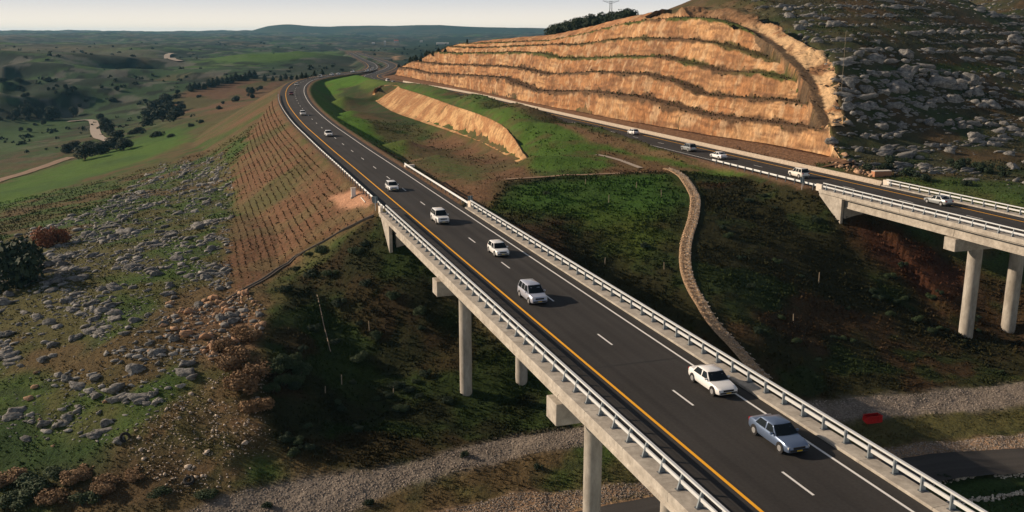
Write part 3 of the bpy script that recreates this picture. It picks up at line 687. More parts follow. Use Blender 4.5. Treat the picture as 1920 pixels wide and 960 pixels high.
# wobble of the face line in plan (buttresses, drill marks)
u = SS
wob = (fbm(u, OO*.8, 16, 3, 81)-.5)*1.6 + (fbm(u*1.0, OO*.04, 1.6, 3, 82)-.5)*.20 + (fbm(u, OO*3, 5, 3, 83)-.5)*.6
PHH = np.interp(OO, rows_o, np.arange(len(rows_o))*3.0)
wob = wob + (fbm(SS*.10, PHH, .75, 3, 151)-.5)*.75 + (np.floor(fbm(SS*.5, PHH, 1.6, 2, 152)*7)/7-.5)*.7
fmask = PF[:, None]*1.0
OFFW = OFF + wob*(.5+.5*fmask)
lf = L2.near(*FOOT.at(CS, 0.)[:, :2].T)[0]; apw = np.clip(lf-7.9, .3, 7.0)
apT = np.array([-1., -.8, -.6, -.4, -.2]); nap = len(apT)
OFFW = np.concatenate([apT[:, None]*apw[None, :]+wob[:1]*.5*(1+apT[:, None]), OFFW]); SS = np.concatenate([np.tile(CS, (nap, 1)), SS]); OO = np.concatenate([np.tile(apT[:, None], (1, NS)), OO]); OFF = np.concatenate([np.zeros((nap, NS)), OFF]); NP += nap
P = FOOT.at(SS.ravel(), OFFW.ravel()); CX, CY = P[:, 0], P[:, 1]
HC = cut_full(CX, CY, SS.ravel(), OFF.ravel()) if False else None
base = cut_height(SS.ravel(), OFF.ravel())
ap = OO.ravel() < 0; onfoot = OO.ravel() == 0
apz = .95*(1+OO.ravel())*np.clip(np.tile(apw, NP)/5, .35, 1.0) + .10 + (fbm(CX, CY, 2.0, 3, 150)-.5)*.35*(1+OO.ravel())
base = np.where(ap | onfoot, np.where(onfoot, .95*np.clip(np.tile(apw, NP)/5, .35, 1.0)+.1, apz), base)
lat, rs, rh, rd_ = RAMP.near(CX, CY)
outer = (lat < 0) & (SS.ravel() < 140) & (OO.ravel() > 0)
c2 = rh + np.clip(-lat-1.4, 0, 50)*.5
HC = np.where(outer, c2, base); onramp = (OO.ravel() > 0) & (SS.ravel() < 130) & (np.abs(lat) < 1.4); HC = np.where(onramp, rh, HC)
sr = SS.ravel()
nat = natural(CX, CY) + (fbm(CX, CY, 5, 3, 140)-.5)*2.6
blk = np.floor(fbm(CX, CY, 6, 3, 141)*9)/9*3.2 + np.floor(fbm(CX, CY, 2.4, 2, 142)*6)/6*1.0
HC = HC + np.where(outer, (blk-2.0)*sstep(1.4, 4, -lat), 0)
HC = HC + (fbm(sr, OO.ravel(), 3.0, 3, 84)-.5)*.5*(~onramp)*(OO.ravel() > 0)
clipm = (sr < 118) | outer
under = clipm & (HC > nat-.05)
clipm &= (OO.ravel() > 0); under &= (OO.ravel() > 0)
HC = np.where(clipm, np.minimum(HC, nat-.25*under), HC)
tail = (OO.ravel() > 34.2); HC = np.where(tail & ~clipm, np.minimum(HC+.2, ground(CX, CY, False, False)-.25), HC)

# colours
n1 = fbm(sr, OO.ravel()*1.5, 14, 4, 85); n2 = fbm(sr*2.2, HC*.5, 2.0, 4, 86); n3 = fbm(sr*.15, HC, .9, 3, 87); n5 = fbm(sr, HC*2, 5, 4, 88)
cc_ = np.tile(np.array([.340, .168, .076]), (len(sr), 1))
cc_ = mixc(cc_, (.47, .270, .130), sstep(.45, .68, n1)); cc_ = mixc(cc_, (.30, .16, .075), sstep(.52, .72, n5)*.6)
cc_ = mixc(cc_, (.54, .36, .20), sstep(.55, .75, n2)*.6); cc_ = mixc(cc_, (.20, .105, .055), sstep(.50, .70, n3)*.5)
cc_ = mixc(cc_, (.17, .09, .05), sstep(.50, .66, fbm(sr*.9, HC*1.0, 6, 4, 160))*.45); cc_ = mixc(cc_, (.14, .075, .045), sstep(.60, .68, fbm(sr*.12, HC*1.0+fbm(sr, HC, 20, 2, 170)*3, .7, 2, 162))*.55); cc_ = mixc(cc_, (.56, .41, .25), sstep(.56, .70, fbm(sr*1.6, HC*1.2, 4, 4, 161))*.4)
cc_ = mixc(cc_, (.20, .11, .055), sstep(.60, .72, n2*.4+fbm(sr*3, HC*.3, 1.5, 3, 91)*.6)*.5)
topred = sstep(27, 33, OO.ravel()); cc_ = mixc(cc_, (.42, .20, .10), topred*sstep(.4, .6, n1)*.5)
cc_ = mixc(cc_, (.175, .098, .056), (OO.ravel() <= 0)*1.0); bm_ = np.zeros((NP, NS)); 
for k, (pix, o1, o2, g) in enumerate(BENCH):
    w_ = sstep(o1-.24, o1-.08, OO+(fbm(SS, OO*3, 3.0, 3, 90+k)-.5)*.5)*sstep(o2+.20, o2-.05, OO+(fbm(SS, OO*3, 2.4, 3, 95+k)-.5)*.7)
    gr = g*sstep(.3, .5, fbm(SS, SS*0, 30, 2, 100+k)+.1)
    gr = gr*.8
    cb = np.array([.115, .070, .040])*(1-gr.ravel()[:, None]) + np.array([.050, .085, .016])*gr.ravel()[:, None]
    m = (w_.ravel()*(~outer)*(~onramp)); cc_ = cc_*(1-m[:, None]) + cb*m[:, None]
    bm_ = np.maximum(bm_, m.reshape(NP, NS))
mr_ = ((sr < 135) & (np.abs(lat+(n5-.5)*2.4) < 1.5)).astype(float)*.85; cc_ = mixc(cc_, (.085, .062, .040), mr_)
pale = (outer & (~onramp)).astype(float)*sstep(29, 25, HC); cc_ = mixc(cc_, (.62, .42, .23), pale*sstep(.30, .42, fbm(CX, CY, 5, 3, 143))*.8); cc_ = mixc(cc_, (.16, .10, .055), (outer & (~onramp))*sstep(25, 30, HC)*sstep(.42, .55, n1)*.8)
cc_ = mixc(cc_, (.10, .085, .045), tail.astype(float)*.9)
i = np.arange(NP*NS).reshape(NP, NS)
q = np.stack([i[:-1, :-1], i[:-1, 1:], i[1:, 1:], i[1:, :-1]], -1).reshape(-1, 4)
HR = HC.reshape(NP, NS); und = under.reshape(NP, NS)
keep = ~(und[:-1, :-1] & und[:-1, 1:] & und[1:, 1:] & und[1:, :-1]).ravel()
cl = obj('cliff', np.c_[CX, CY, HC], q[keep], M['cliff'], smooth=True, col=cc_)
cl['kind'] = 'structure'
CLIFF_PTS = (CX.reshape(NP, NS), CY.reshape(NP, NS), HR, bm_)
# median rock face
nu = 420; nv = 30; ua = np.linspace(0, 1, nu)
A0 = FF.at(ua*FF.len); B0 = FT.at(ua*FT.len)
Vv = np.zeros((nv, nu, 3))
for j in range(nv):
    t = j/(nv-3.0); tt = min(t, 1.0)
    pt = A0*(1-tt)+B0*tt; dn = B0-A0; L = np.hypot(dn[:, 0], dn[:, 1])+1e-6; dn2 = dn[:, :2]/L[:, None]
    bulge = math.sin(math.pi*tt)*.9
    w = (fbm(ua*FF.len, ua*0+t*4, 5, 3, 121)-.5)*1.8 + (fbm(ua*FF.len, ua*0+t*1.5, 1.3, 3, 122)-.5)*.9
    w = w*math.sin(math.pi*min(max(tt, .05), .95))**.5
    if j == 0: w = w + 1.9
    if t > 1: pt = pt + np.c_[dn2*1.0, np.zeros(nu)-.5]*(t-1)*10
    Vv[j, :, 0] = pt[:, 0]-dn2[:, 0]*(bulge+w); Vv[j, :, 1] = pt[:, 1]-dn2[:, 1]*(bulge+w); Vv[j, :, 2] = pt[:, 2]+.15+(.35*(fbm(ua*FF.len, ua*0+t*6, 2, 3, 123)-.5) if 0 < t < 1 else 0)-(.12 if j == 0 else 0)
V_ = Vv.reshape(-1, 3); uu = np.tile(ua*FF.len, nv); n1 = fbm(uu, V_[:, 2]*2, 6, 4, 124); n2 = fbm(uu*2, V_[:, 2], 1.6, 4, 125)
c_ = mixc(np.tile((.36, .19, .088), (len(V_), 1)), (.50, .31, .15), sstep(.42, .62, n1)); c_ = mixc(c_, (.24, .13, .065), sstep(.56, .7, n2)*.6)
i = np.arange(nv*nu).reshape(nv, nu)
rf = obj('rock_cutting', V_, np.stack([i[:-1, :-1], i[:-1, 1:], i[1:, 1:], i[1:, :-1]], -1).reshape(-1, 4), M['cliff'], smooth=True, col=c_)
rf['kind'] = 'structure'
# ------------------------------------------------------------------ roads and markings
print('roads...')
def ribbon(name, L, u0, u1, o0, o1, z, m, step=2.0, parent=None, kind='structure'):
    us = np.arange(u0, u1, step); us = np.r_[us, u1]; a = L.at(us, o0, z); b = L.at(us, o1, z)
    V = np.empty((2*len(us), 3)); V[0::2] = a; V[1::2] = b
    k = np.arange(len(us)-1)*2; Fq = np.stack([k, k+1, k+3, k+2], -1)
    uv = np.empty((2*len(us), 2)); uv[0::2] = np.c_[us*0+o0, us]; uv[1::2] = np.c_[us*0+o1, us]
    o = obj(name, V, Fq, m, parent, uv=uv)
    if kind: o['kind'] = kind
    return o
ribbon('road', L1, 0, L1.len, -6.15, 5.0, .0, M['asphalt'])
ribbon('road', L2, 0, L2.len, -5.0, 6.15, .0, M['asphalt'])
ribbon('road_marking_yellow', L1, 0, L1.len, -3.88, -3.66, .012, M['yellow_paint'])
ribbon('road_marking_white', L1, 0, L1.len, 3.84, 4.02, .012, M['white_paint'])
ribbon('road_marking_yellow', L2, 0, L2.len, 3.66, 3.88, .012, M['yellow_paint'])
ribbon('road_marking_white', L2, 0, L2.len, -4.02, -3.84, .012, M['white_paint'])
def dashes(name, L, ph):
    V = []; Fq = []
    for u0 in np.arange(ph, L.len-8, 13.55):
        if u0 > 900: break
        p = [L.at(u0, -.08, .012), L.at(u0, .08, .012), L.at(u0+3, .08, .012), L.at(u0+3, -.08, .012)]
        b = len(V); V += p; Fq.append((b, b+1, b+2, b+3))
    o = obj(name, V, Fq, M['white_paint']); o['kind'] = 'structure'
M['joint'] = mat('joint_seal', (.020, .019, .018), rough=.8)
for L_, xs_ in ((L1, (AB1, S0-6, S0+31.5, S0-43.5)), (L2, (AB2, S0+2.5, S0-35))):
    for x_ in xs_: ribbon('expansion_joint', L_, x_-.09, x_+.09, -4.9 if L_ is L2 else -6.1, 6.1 if L_ is L2 else 4.9, .006, M['joint'], step=.09)
ribbon('tar_seam', L1, 0, S0+140, -4.86, -4.74, .006, M['joint']); ribbon('tar_seam', L1, 0, S0+90, .42, .47, .006, M['joint']); ribbon('tar_seam', L2, 0, S0+90, -.47, -.42, .006, M['joint'])
# phase: dash begins at pixel (1149.9,646.6) far end (1119.6,625.4)
dp = at(1149.9, 646.6, 0); dash_u = S0 + (dp[:2]-P1)@U
dashes('lane_dashes', L1, dash_u % 13.55)
dp = at(1844, 411, 0); dashes('lane_dashes', L2, (S0 + (dp[:2]-P2)@U) % 13.55)
# lower road beneath the bridges
lw = Line([at(-200, 1500, -20.2)] + [at(x, y, -19.2) for x, y in [(700, 1085), (1000, 1010), (1240, 958), (1500, 912), (1700, 886), (1920, 866), (2300, 845)]], step=4)
def drape(name, L, o0, o1, m, lift=.06, nlat=6, step=1.5, col=None, under=-.0):
    us = np.arange(0, L.len, step); V = []; uv = []
    offs = np.linspace(o0, o1, nlat)
    for u_ in us: V += [L.at(u_, o) for o in offs]; uv += [(o, u_) for o in offs]
    V = np.array(V); 
    z = ground(V[:, 0], V[:, 1]).reshape(len(us), nlat)
    z = np.maximum(z.mean(1, keepdims=True), z.max(1, keepdims=True)-.05) + 0*z + lift
    k = np.ones(5)/5; z0 = np.convolve(np.pad(z[:, 0], 2, 'edge'), k, 'valid'); z = np.maximum(z, z0[:, None])
    V[:, 2] = z.ravel(); i = np.arange(len(us)*nlat).reshape(len(us), nlat)
    return V, np.stack([i[:-1, :-1], i[:-1, 1:], i[1:, 1:], i[1:, :-1]], -1).reshape(-1, 4), uv
V, q, uv = drape('lower_road', lw, -2.6, 2.9, None, .12); o = obj('lower_road', V, q, M['asphalt_old'], uv=uv); o['kind'] = 'structure'
M['dirt'] = mat('dirt_track', (.30, .20, .13), col2=(.22, .15, .10), scale=.4, var=.2, rough=.95)
M['pale_path'] = mat('pale_path', (.36, .30, .24), var=.2, scale=.6, rough=.95)
def path(name, pix, w, m, lift=.12):
    L = Line(hits(pix), step=4); V, q, uv = drape(name, L, -w/2, w/2, m, lift, nlat=4, step=3); o = obj(name, V, q, m, uv=uv); o['kind'] = 'structure'
path('dirt_track', [(-40,356),(0,340),(60,322),(100,308),(135,297)], 4.5, M['dirt'], .3)
path('dirt_path', [(205,267),(186,260),(178,245),(176,232),(165,226),(120,229)], 6, M['pale_path'], .4)
path('hill_track', [(338,116),(322,111),(313,106),(322,101)], 9, M['pale_path'], .8)
path('berm_track', [(1118,290),(1160,300),(1205,317)], 1.2, M['pale_path'], .12)
path('slope_top_path', [(945,337),(1040,330),(1120,327),(1250,323)], 1.1, M['dirt'], .1)
# ------------------------------------------------------------------ bridges
print('bridges...')
def bridge(L, u0, u1, offL, offR, kerbL, kerbR, piers, capL, capR, colr, label, seat):
    """offL/offR deck outer edges, kerbL/kerbR kerb faces"""
    root = thing('viaduct', label, 'bridge', tuple(L.at((u0+u1)/2)), 0)
    ox, oy, _ = root.location
    def path_(a, b, n=2):
        us = np.linspace(a, b, n); p = L.at(us) - np.array([ox, oy, 0]); t = L.dir((a+b)/2); return p, [(t[1], -t[0])]*n
    p, nn = path_(u0, u1+.4)
    MB().sweep(p, [(offL+.25, -.62), (offR-.25, -.62), (offR-.25, -.06), (offL+.25, -.06)], nn).obj('deck_slab', M['concrete'], root)
    for a, b in ((offL, kerbL), (kerbR, offR)):
        lo = -.42; q1, q2 = (.06, 0) if a == offL else (0, .06)
        sec = [(a, lo), (a, .13), (a+.04, .17), (b-.04, .17), (b, .13), (b, -.04), (b, lo)] if a == offL else [(a, lo), (a, .13), (a+.04, .17), (b-.04, .17), (b, .13), (b, lo)]
        # cut into 5 m lengths with open joints
        mb = MB(); 
        for s_ in np.arange(u0, u1+4.5, 6.0):
            e = min(s_+5.97, u1+5.0); pp, n2 = path_(s_, e); mb.sweep(pp, sec, n2)
        mb.obj('kerb', M['concrete'], root)
    # girders
    ng = 5; gl = np.linspace(capL+.35, capR-.35, ng)
    ends = [u0] + [S0+x for x in piers if S0+x > u0] + [u1]; ends = sorted(set(ends))
    for a, b in zip(ends[:-1], ends[1:]):
        for g in gl:
            pp, n2 = path_(a+.04, b-.04 if b < u1 else b+.3)
            MB().sweep(pp, [(g-.32, -.621), (g-.32, -.80), (g-.13, -.95), (g-.13, -1.75), (g-.3, -1.9), (g-.3, -2.1), (g+.3, -2.1), (g+.3, -1.9), (g+.13, -1.75), (g+.13, -.95), (g+.32, -.80), (g+.32, -.621)], n2).obj('girder', M['concrete'], root)
        if True:
            pp, n2 = path_(a+.04, b-.04 if b < u1 else b+.3)
            for g in (gl[0]-.10, gl[-1]+.10):
                MB().sweep(pp, [(g-.12, -.625), (g-.12, -2.05), (g+.12, -2.05), (g+.12, -.625)], n2).obj('edge_beam', M['concrete'], root)
    # piers
    t = L.dir(S0); rz = math.atan2(t[1], t[0])
    for x in piers:
        c = L.at(S0+x, (capL+capR)/2) - np.array([ox, oy, 0])
        cap = link(None, 'x', root) if False else None
        wd = capR-capL+.9
        mb = MB(); mb.box((c[0], c[1], -3.05), (2.1, wd, 1.75), rz)
        cap = mb.obj('pier_cap', M['concrete'], root)
        bv = cap.modifiers.new('b', 'BEVEL'); bv.width = .04; bv.segments = 1
        for off in ((capL+3.1, capR-1.8) if L is L1 else (capL+4.2, capR-.9)):
            q = L.at(S0+x, off); gz = float(min(ground([q[0]-1, q[0]+1, q[0]], [q[1], q[1], q[1]-1])))-1.2
            mb = MB(); qx, qy = q[0]-ox, q[1]-oy; segs = 24; zz = -3.925; lift_ = 3.6
            n_l = max(1, int((zz-gz)/lift_)); 
            mb.tube((qx, qy, gz), (qx, qy, zz), colr, colr, segs, cap=False)
            for k in range(1, n_l+1):
                zj = zz-k*lift_
                if zj > gz: mb.tube((qx, qy, zj-.03), (qx, qy, zj+.03), colr+.012, colr+.012, segs, cap=True)
            co = mb.obj('column', M['column'], root, smooth=True)
            e_ = co.modifiers.new('e', 'EDGE_SPLIT'); e_.split_angle = R(40)
    # abutment wall, wing walls, end posts
    pp, n2 = path_(u1, u1+1.1)
    ab = MB().sweep(pp, [(offL+1.4, -7), (offR-1.4, -7), (offR-1.4, -.622), (offL+1.4, -.622)], n2).obj('abutment', M['concrete'], root)
    for side, off in ((-1, offL+.3), (1, offR-.3)):
        c0 = L.at(u1-.6, off)-np.array([ox, oy, 0]); c1 = L.at(u1+5.2, off)-np.array([ox, oy, 0]); nx, ny = n2[0]
        th = .45*(-side); V = []
        for c_, zb in ((c0, -4.6), (c1, -.9)):
            for d in (0, th):
                V += [(c_[0]+nx*d, c_[1]+ny*d, zb), (c_[0]+nx*d, c_[1]+ny*d, -.425)]
        MB().add(V, [(0,1,5,4),(2,6,7,3),(0,2,3,1),(4,5,7,6),(1,3,7,5),(0,4,6,2)]).obj('wing_wall', M['concrete'], root)
        e0 = L.at(u1+5.2, off)-np.array([ox, oy, 0]); mb = MB(); mb.box((e0[0], e0[1], .35), (1.5, .42, 1.15), rz); eb = mb.obj('end_post', M['white_conc'], root)
        bv = eb.modifiers.new('b', 'BEVEL'); bv.width = .06; bv.segments = 2
    return root
b1 = bridge(L1, 40, AB1, -7.7, 6.2, -6.15, 5.0, (-6, 31.5, -43.5), -6.6, 5.2, .72, 'concrete viaduct carrying the oncoming carriageway with six cars across the ravine', None)
b2 = bridge(L2, 60, AB2, -6.2, 7.7, -5.0, 6.15, (2.5, -35), -5.2, 7.5, .95, 'concrete viaduct of the farther carriageway at the right edge with one silver car', None)
# ------------------------------------------------------------------ railings
def railing(L, u0, u1, off, side, label, spacing=2.2):
    root = thing('bridge_railing', label, 'railing', tuple(L.at((u0+u1)/2, off, .17)), 0, 'steel railings along the viaduct edges')
    ox, oy, oz = root.location; t = L.dir((u0+u1)/2); nn = (t[1], -t[0]); rz = math.atan2(t[1], t[0])
    a = L.at(u0, off)-np.array([ox, oy, 0]); b = L.at(u1, off)-np.array([ox, oy, 0])
    def bar(name, dl, z, w, h, m=M['steel']):
        pa = a+np.array([nn[0]*dl, nn[1]*dl, 0]); pb = b+np.array([nn[0]*dl, nn[1]*dl, 0]); pa[2] = pb[2] = 0
        MB().sweep([pa, pb], [(-w/2, z-h/2), (w/2, z-h/2), (w/2, z+h/2), (-w/2, z+h/2)], [nn, nn]).obj(name, m, root)
    bar('top_rail', 0, 1.02, .17, .13); bar('lower_rail', -side*.10, .52, .10, .22)
    # outward leaning bracket posts (shared mesh)
    V = []; wv = .055
    for dx in (-wv, wv):
        V += [(dx, side*.34, 0), (dx, -side*.06, 0), (dx, -side*.05, .95), (dx, side*.07, .95)]
    pm = mesh('post', V, [(0,1,2,3),(4,7,6,5),(0,3,7,4),(1,5,6,2),(2,6,7,3),(0,4,5,1)], M['steel_post'])
    bp = MB(); bp.box((0, side*.14, .015), (.34, .5, .03)); pb_ = bp.mesh('base_plate', M['steel_dark'])
    n_ = int((u1-u0)/spacing)
    for k in range(n_+1):
        p = L.at(u0+.5+k*spacing, off)
        if u0+.5+k*spacing > u1: break
        o = link(pm, 'post', root, (p[0]-ox, p[1]-oy, 0), rz); 
        if k*spacing+u0 > 70: link(pb_, 'base_plate', o)
M['steel_post'] = mat('post_steel', (.20, .23, .25), rough=.6, metal=.2)
railing(L1, 62, AB1+4.5, -6.75, 1, 'grey steel railing with dark posts on the left edge of the near viaduct')
railing(L1, 62, AB1+4.5, 5.75, -1, 'white steel railing on the right edge of the near viaduct beside the white edge line')
railing(L2, 80, AB2+4.5, -5.75, 1, 'grey steel railing on the near edge of the farther viaduct')
railing(L2, 80, AB2+4.5, 6.75, -1, 'pale steel railing on the hillside edge of the farther viaduct')
# ------------------------------------------------------------------ guardrails and barriers on the ground
def guardrail(L, u0, u1, off, side, label, sp=2.6, step=2.6, parts=True, conc=False):
    mid = L.at((u0+u1)/2, off); nm = 'concrete_barrier' if conc else 'guardrail'
    root = thing(nm, label, 'barrier' if conc else 'guardrail', tuple(mid), 0)
    us = np.linspace(u0, u1, max(2, int((u1-u0)/4))); p = L.at(us, off)-np.array([mid[0], mid[1], mid[2]])
    tx = np.interp(us, L.s, L.t[:, 0]); ty = np.interp(us, L.s, L.t[:, 1]); nn = np.c_[ty, -tx]
    if conc:
        MB().sweep(p, [(-.32, -.2), (-.32, .1), (-.14, .3), (-.09, .66), (.09, .66), (.14, .3), (.32, .1), (.32, -.2)], nn).obj('barrier_wall', M['barrier_conc'], root)
        return root
    s = side
    MB().sweep(p, [(0, .42), (s*.08, .47), (0, .56), (s*.08, .66), (0, .74), (-s*.03, .74), (s*.04, .66), (-s*.03, .56), (s*.04, .47), (-s*.03, .42)], nn).obj('beam', M['steel'], root)
    pm = MB().box((0, 0, .2), (.12, .14, 1.05)).mesh('post', M['steel_dark']); k = 0
    for u in np.arange(u0+1, u1, max(sp, (u1-u0)/98)):
        q = L.at(u, off - s*.12) - mid; t = L.dir(u); link(pm, 'post', root, tuple(q), math.atan2(t[1], t[0]))
    return root
guardrail(L1, AB1+6, S0+330, -6.75, 1, 'long steel guardrail on dark posts curving along the red embankment')
guardrail(L1, AB1+6, S0+108, 5.75, -1, 'short pale guardrail between the near carriageway and the ploughed median')
guardrail(L2, AB2+6, AB2+40, -5.75, 1, 'short guardrail on posts beside the green strip before the farther viaduct')
guardrail(L2, AB2+6, S0+395, 7.1, 1, 'long white concrete barrier along the foot of the orange cliff', conc=True)
# ------------------------------------------------------------------ vehicles
print('vehicles...')
def car_mesh_set(kind, paint, name):
    """x forward; returns Tree. Origin on the ground under the centre."""
    K = {'sedan': dict(L=4.5, W=1.72, belt=.93, roof=1.41, cab=(1.02, .38, -1.05, -1.62), hood=.80, tail=1.00),
         'hatch': dict(L=4.0, W=1.68, belt=.94, roof=1.44, cab=(1.05, .42, -1.40, -1.78), hood=.84, tail=.98),
         'suv': dict(L=4.3, W=1.76, belt=1.08, roof=1.74, cab=(.95, .45, -1.75, -2.02), hood=1.02, tail=1.12),
         'van': dict(L=4.35, W=1.74, belt=1.05, roof=1.66, cab=(1.32, .50, -1.78, -2.05), hood=.90, tail=1.06)}[kind]
    L, Wd = K['L'], K['W']; hl = L/2; hw = Wd/2
    root = thing(name, 'x', 'car')
    xs = np.array([hl, hl-.04, hl-.18, hl-.55, K['cab'][0]+.1, K['cab'][0]-.2, .0, -.8, K['cab'][3]+.15, -hl+.25, -hl+.05, -hl])
    zt = np.array([.50, .62, K['hood']-.10, K['hood']-.03, K['belt']-.10, K['belt']-.07, K['belt']-.06, K['belt']-.05, K['tail'], K['tail']-.02, K['tail']-.14, .62])
    zb = np.array([.34, .27, .24, .22, .22, .2, .2, .2, .22, .24, .28, .36])
    ww = np.array([.72, .84, .92, .97, 1, 1, 1, 1, .99, .95, .88, .80])*hw
    sec = []
    for x, a, b, w in zip(xs, zt, zb, ww):
        h = a-b
        half = [(0, b), (w*.86, b), (w*.96, b+.10*h), (w, b+.32*h), (w*.995, b+.58*h), (w*.965, b+.86*h), (w*.90, a-.012), (w*.60, a+.012), (0, a+.02)]
        sec.append([(x, y, z) for y, z in half] + [(x, -y, z) for y, z in half[-2:0:-1]])
    m_ = len(sec[0]); V = [p for s_ in sec for p in s_]; Fc = []
    for i in range(len(sec)-1):
        for j in range(m_): Fc.append((i*m_+j, (i+1)*m_+j, (i+1)*m_+(j+1) % m_, i*m_+(j+1) % m_))
    Fc.append(tuple(range(m_))[::-1]); Fc.append(tuple((len(sec)-1)*m_+j for j in range(m_)))
    # cabin
    x0, x1, x2, x3 = K['cab']; bt = K['belt']-.09; rf_ = K['roof']; wb = hw*.93; wr = hw*.74
    xm = (x1+x2)/2
    def ring(xf, xr, w, z, fr=.06):
        return [(xf, 0, z), (xf-.03, w*.6, z), (xf-fr-.06, w, z), (xm, w*1.015, z), (xr+fr, w, z), (xr+.02, w*.6, z), (xr, 0, z), (xr+.02, -w*.6, z), (xr+fr, -w, z), (xm, -w*1.015, z), (xf-fr-.06, -w, z), (xf-.03, -w*.6, z)]
    rings = [ring(x0, x3, wb, bt), ring(x0*.35+x1*.65, x3*.35+x2*.65, wb*.35+wr*.65, bt+(rf_-bt)*.66), ring(x1, x2, wr, rf_-.06), ring(x1-.12, x2+.12, wr*.9, rf_-.01)]
    b0 = len(V)
    for r_ in rings: V += r_
    for i in range(3):
        for j in range(12): Fc.append((b0+i*12+j, b0+i*12+(j+1) % 12, b0+(i+1)*12+(j+1) % 12, b0+(i+1)*12+j))
    V.append((xm, 0, rf_+.01)); c_ = len(V)-1
    for j in range(12): Fc.append((b0+36+j, b0+36+(j+1) % 12, c_))
    body = obj('body', V, Fc, paint, root, smooth=True); es = body.modifiers.new('e', 'EDGE_SPLIT'); es.split_angle = R(38)
    def P_(r0, r1, t, ya, yb=None):   # interpolate
        pass
    def glass(name, a, b, c, d, out_):   # quad with corners lifted outwards
        pts = [Vector(a), Vector(b), Vector(c), Vector(d)]; cen = sum(pts, Vector())/4; o_ = Vector(out_)*.014
        MB().add([cen+(p-cen)*.90+o_ for p in pts], [(0, 1, 2, 3)]).obj(name, M['glass'], root)
    zl, zh = bt+.05, rf_-.07
    def lerp(a, b, t): return a+(b-a)*t
    def xf(t): return lerp(x0, x1, t)
    def xr(t): return lerp(x3, x2, t)
    def wy(t): return lerp(wb, wr, t)
    for nm, fx_, sg in (('windscreen', xf, 1), ('rear_window', xr, -1)):
        V5 = []; 
        for t in (.03, .97):
            z = lerp(bt, rf_-.06, t)
            for y in (-.985, -.55, 0, .55, .985):
                xx = fx_(t) - sg*(.0 if y == 0 else (.03 if abs(y) < .9 else .075)); V5.append((xx+sg*.03, y*wy(t)*.985, z+.024))
        MB().add(V5, [(i, i+1, i+6, i+5) for i in range(4)]).obj(nm, M['glass'], root)
    xa = lerp(x0, x1, .5)-.20; xbk = lerp(x3, x2, .5)+.16
    cuts = [xa, lerp(xa, xbk, .40), lerp(xa, xbk, .47), xbk] if kind in ('sedan', 'hatch') else [xa, lerp(xa, xbk, .31), lerp(xa, xbk, .35), lerp(xa, xbk, .64), lerp(xa, xbk, .68), xbk]
    for sy in (-1, 1):
        for k in range(0, len(cuts), 2):
            a_, b_ = cuts[k], cuts[k+1]; V4 = []
            tl, th = .10, .93
            fa = (x1-x0)*.30 if k == 0 else 0; fb = (x2-x3)*.30 if k == len(cuts)-2 else 0
            for (xx, t) in ((a_-fa, tl), (b_-fb, tl), (b_+fb, th), (a_+fa, th)):
                V4.append((xx, sy*(wy(t)*1.018+.012), lerp(bt, rf_-.06, t)))
            MB().add(V4, [(0, 1, 2, 3)]).obj('side_window', M['glass'], root)
        mb = MB(); mb.box((xa+.12, sy*(hw+.07), bt+.10), (.12, .18, .12)); mi = mb.obj('mirror', paint, root)
        mb = MB(); mb.box((hl-.13, sy*hw*.66, K['hood']-.24), (.14, .36, .13)); mb.obj('headlight', M['lamp'], root)
        mb = MB(); mb.box((-hl+.05, sy*hw*.70, K['tail']-.22), (.10, .26, .18)); mb.obj('tail_light', M['taillamp'], root)
    mb = MB(); mb.box((hl-.01, 0, .40), (.10, hw*1.5, .10)); mb.obj('bumper', M['black_trim'], root); mb = MB(); mb.box((-hl+.01, 0, .42), (.10, hw*1.5, .12)); mb.obj('bumper', M['black_trim'], root)
    mb = MB(); mb.box((hl-.045, 0, K['hood']-.25), (.11, hw*.95, .13)); mb.obj('grille', M['black_trim'], root)
    mb = MB(); mb.box((hl+.045, 0, .40), (.02, .38, .08)); mb.obj('number_plate', M['plate'], root)
    ty = MB(); n_ = 18; r_ = .31 if kind != 'suv' else .35
    ty.tube((0, -.10, 0), (0, .10, 0), r_, r_, n_); tym = ty.mesh('wheel', M['rubber'])
    ri = MB(); ri.tube((0, .09, 0), (0, .112, 0), r_*.66, r_*.6, n_); rim = ri.mesh('rim', M['rim'])
    ar = MB(); ar.tube((0, -.02, .03), (0, .02, .03), r_*1.18, r_*1.18, n_)
    for sx in (hl-.82, -hl+.85):
        for sy in (-1, 1):
            am = mesh('wheel_arch', ar.V, ar.F, M['black_trim']); link(am, 'wheel_arch', root, (sx, sy*(hw-.012), r_), 0)
            w_ = link(tym, 'wheel', root, (sx, sy*(hw-.085), r_), 0 if sy > 0 else math.pi); link(rim, 'rim', w_)
    return root
def paint(name, c, met=0.0): return mat(name, c, rough=.28, metal=met, coat=.5, spec=.5)
PW = paint('white_car_paint', (.78, .78, .77)); PC = paint('cream_car_paint', (.70, .67, .60)); PS = paint('silver_car_paint', (.50, .53, .62), .35)
PB = paint('blue_grey_car_paint', (.13, .18, .28), .4); PR = paint('dark_red_car_paint', (.18, .02, .02)); PG = paint('grey_silver_paint', (.36, .38, .38), .4)
protos = {}
def vehicle(px, py, kind, p, L, away, label, name, group):
    key = (kind, p.name); w = at(px, py, 0); la, s_, zr, d = L.near([w[0]], [w[1]], 1); t = L.dir(s_[0]); rz = math.atan2(t[1], t[0]) + (0 if away else math.pi)
    q = L.at(s_[0], la[0]); q[2] += .012
    if key not in protos:
        r = car_mesh_set(kind, p, name); r.location = tuple(q); r.rotation_euler = (0, 0, rz); r['label'] = label; r['group'] = group; protos[key] = Tree(r); return r
    return protos[key].dup(tuple(q), rz, 1.0, label, group)
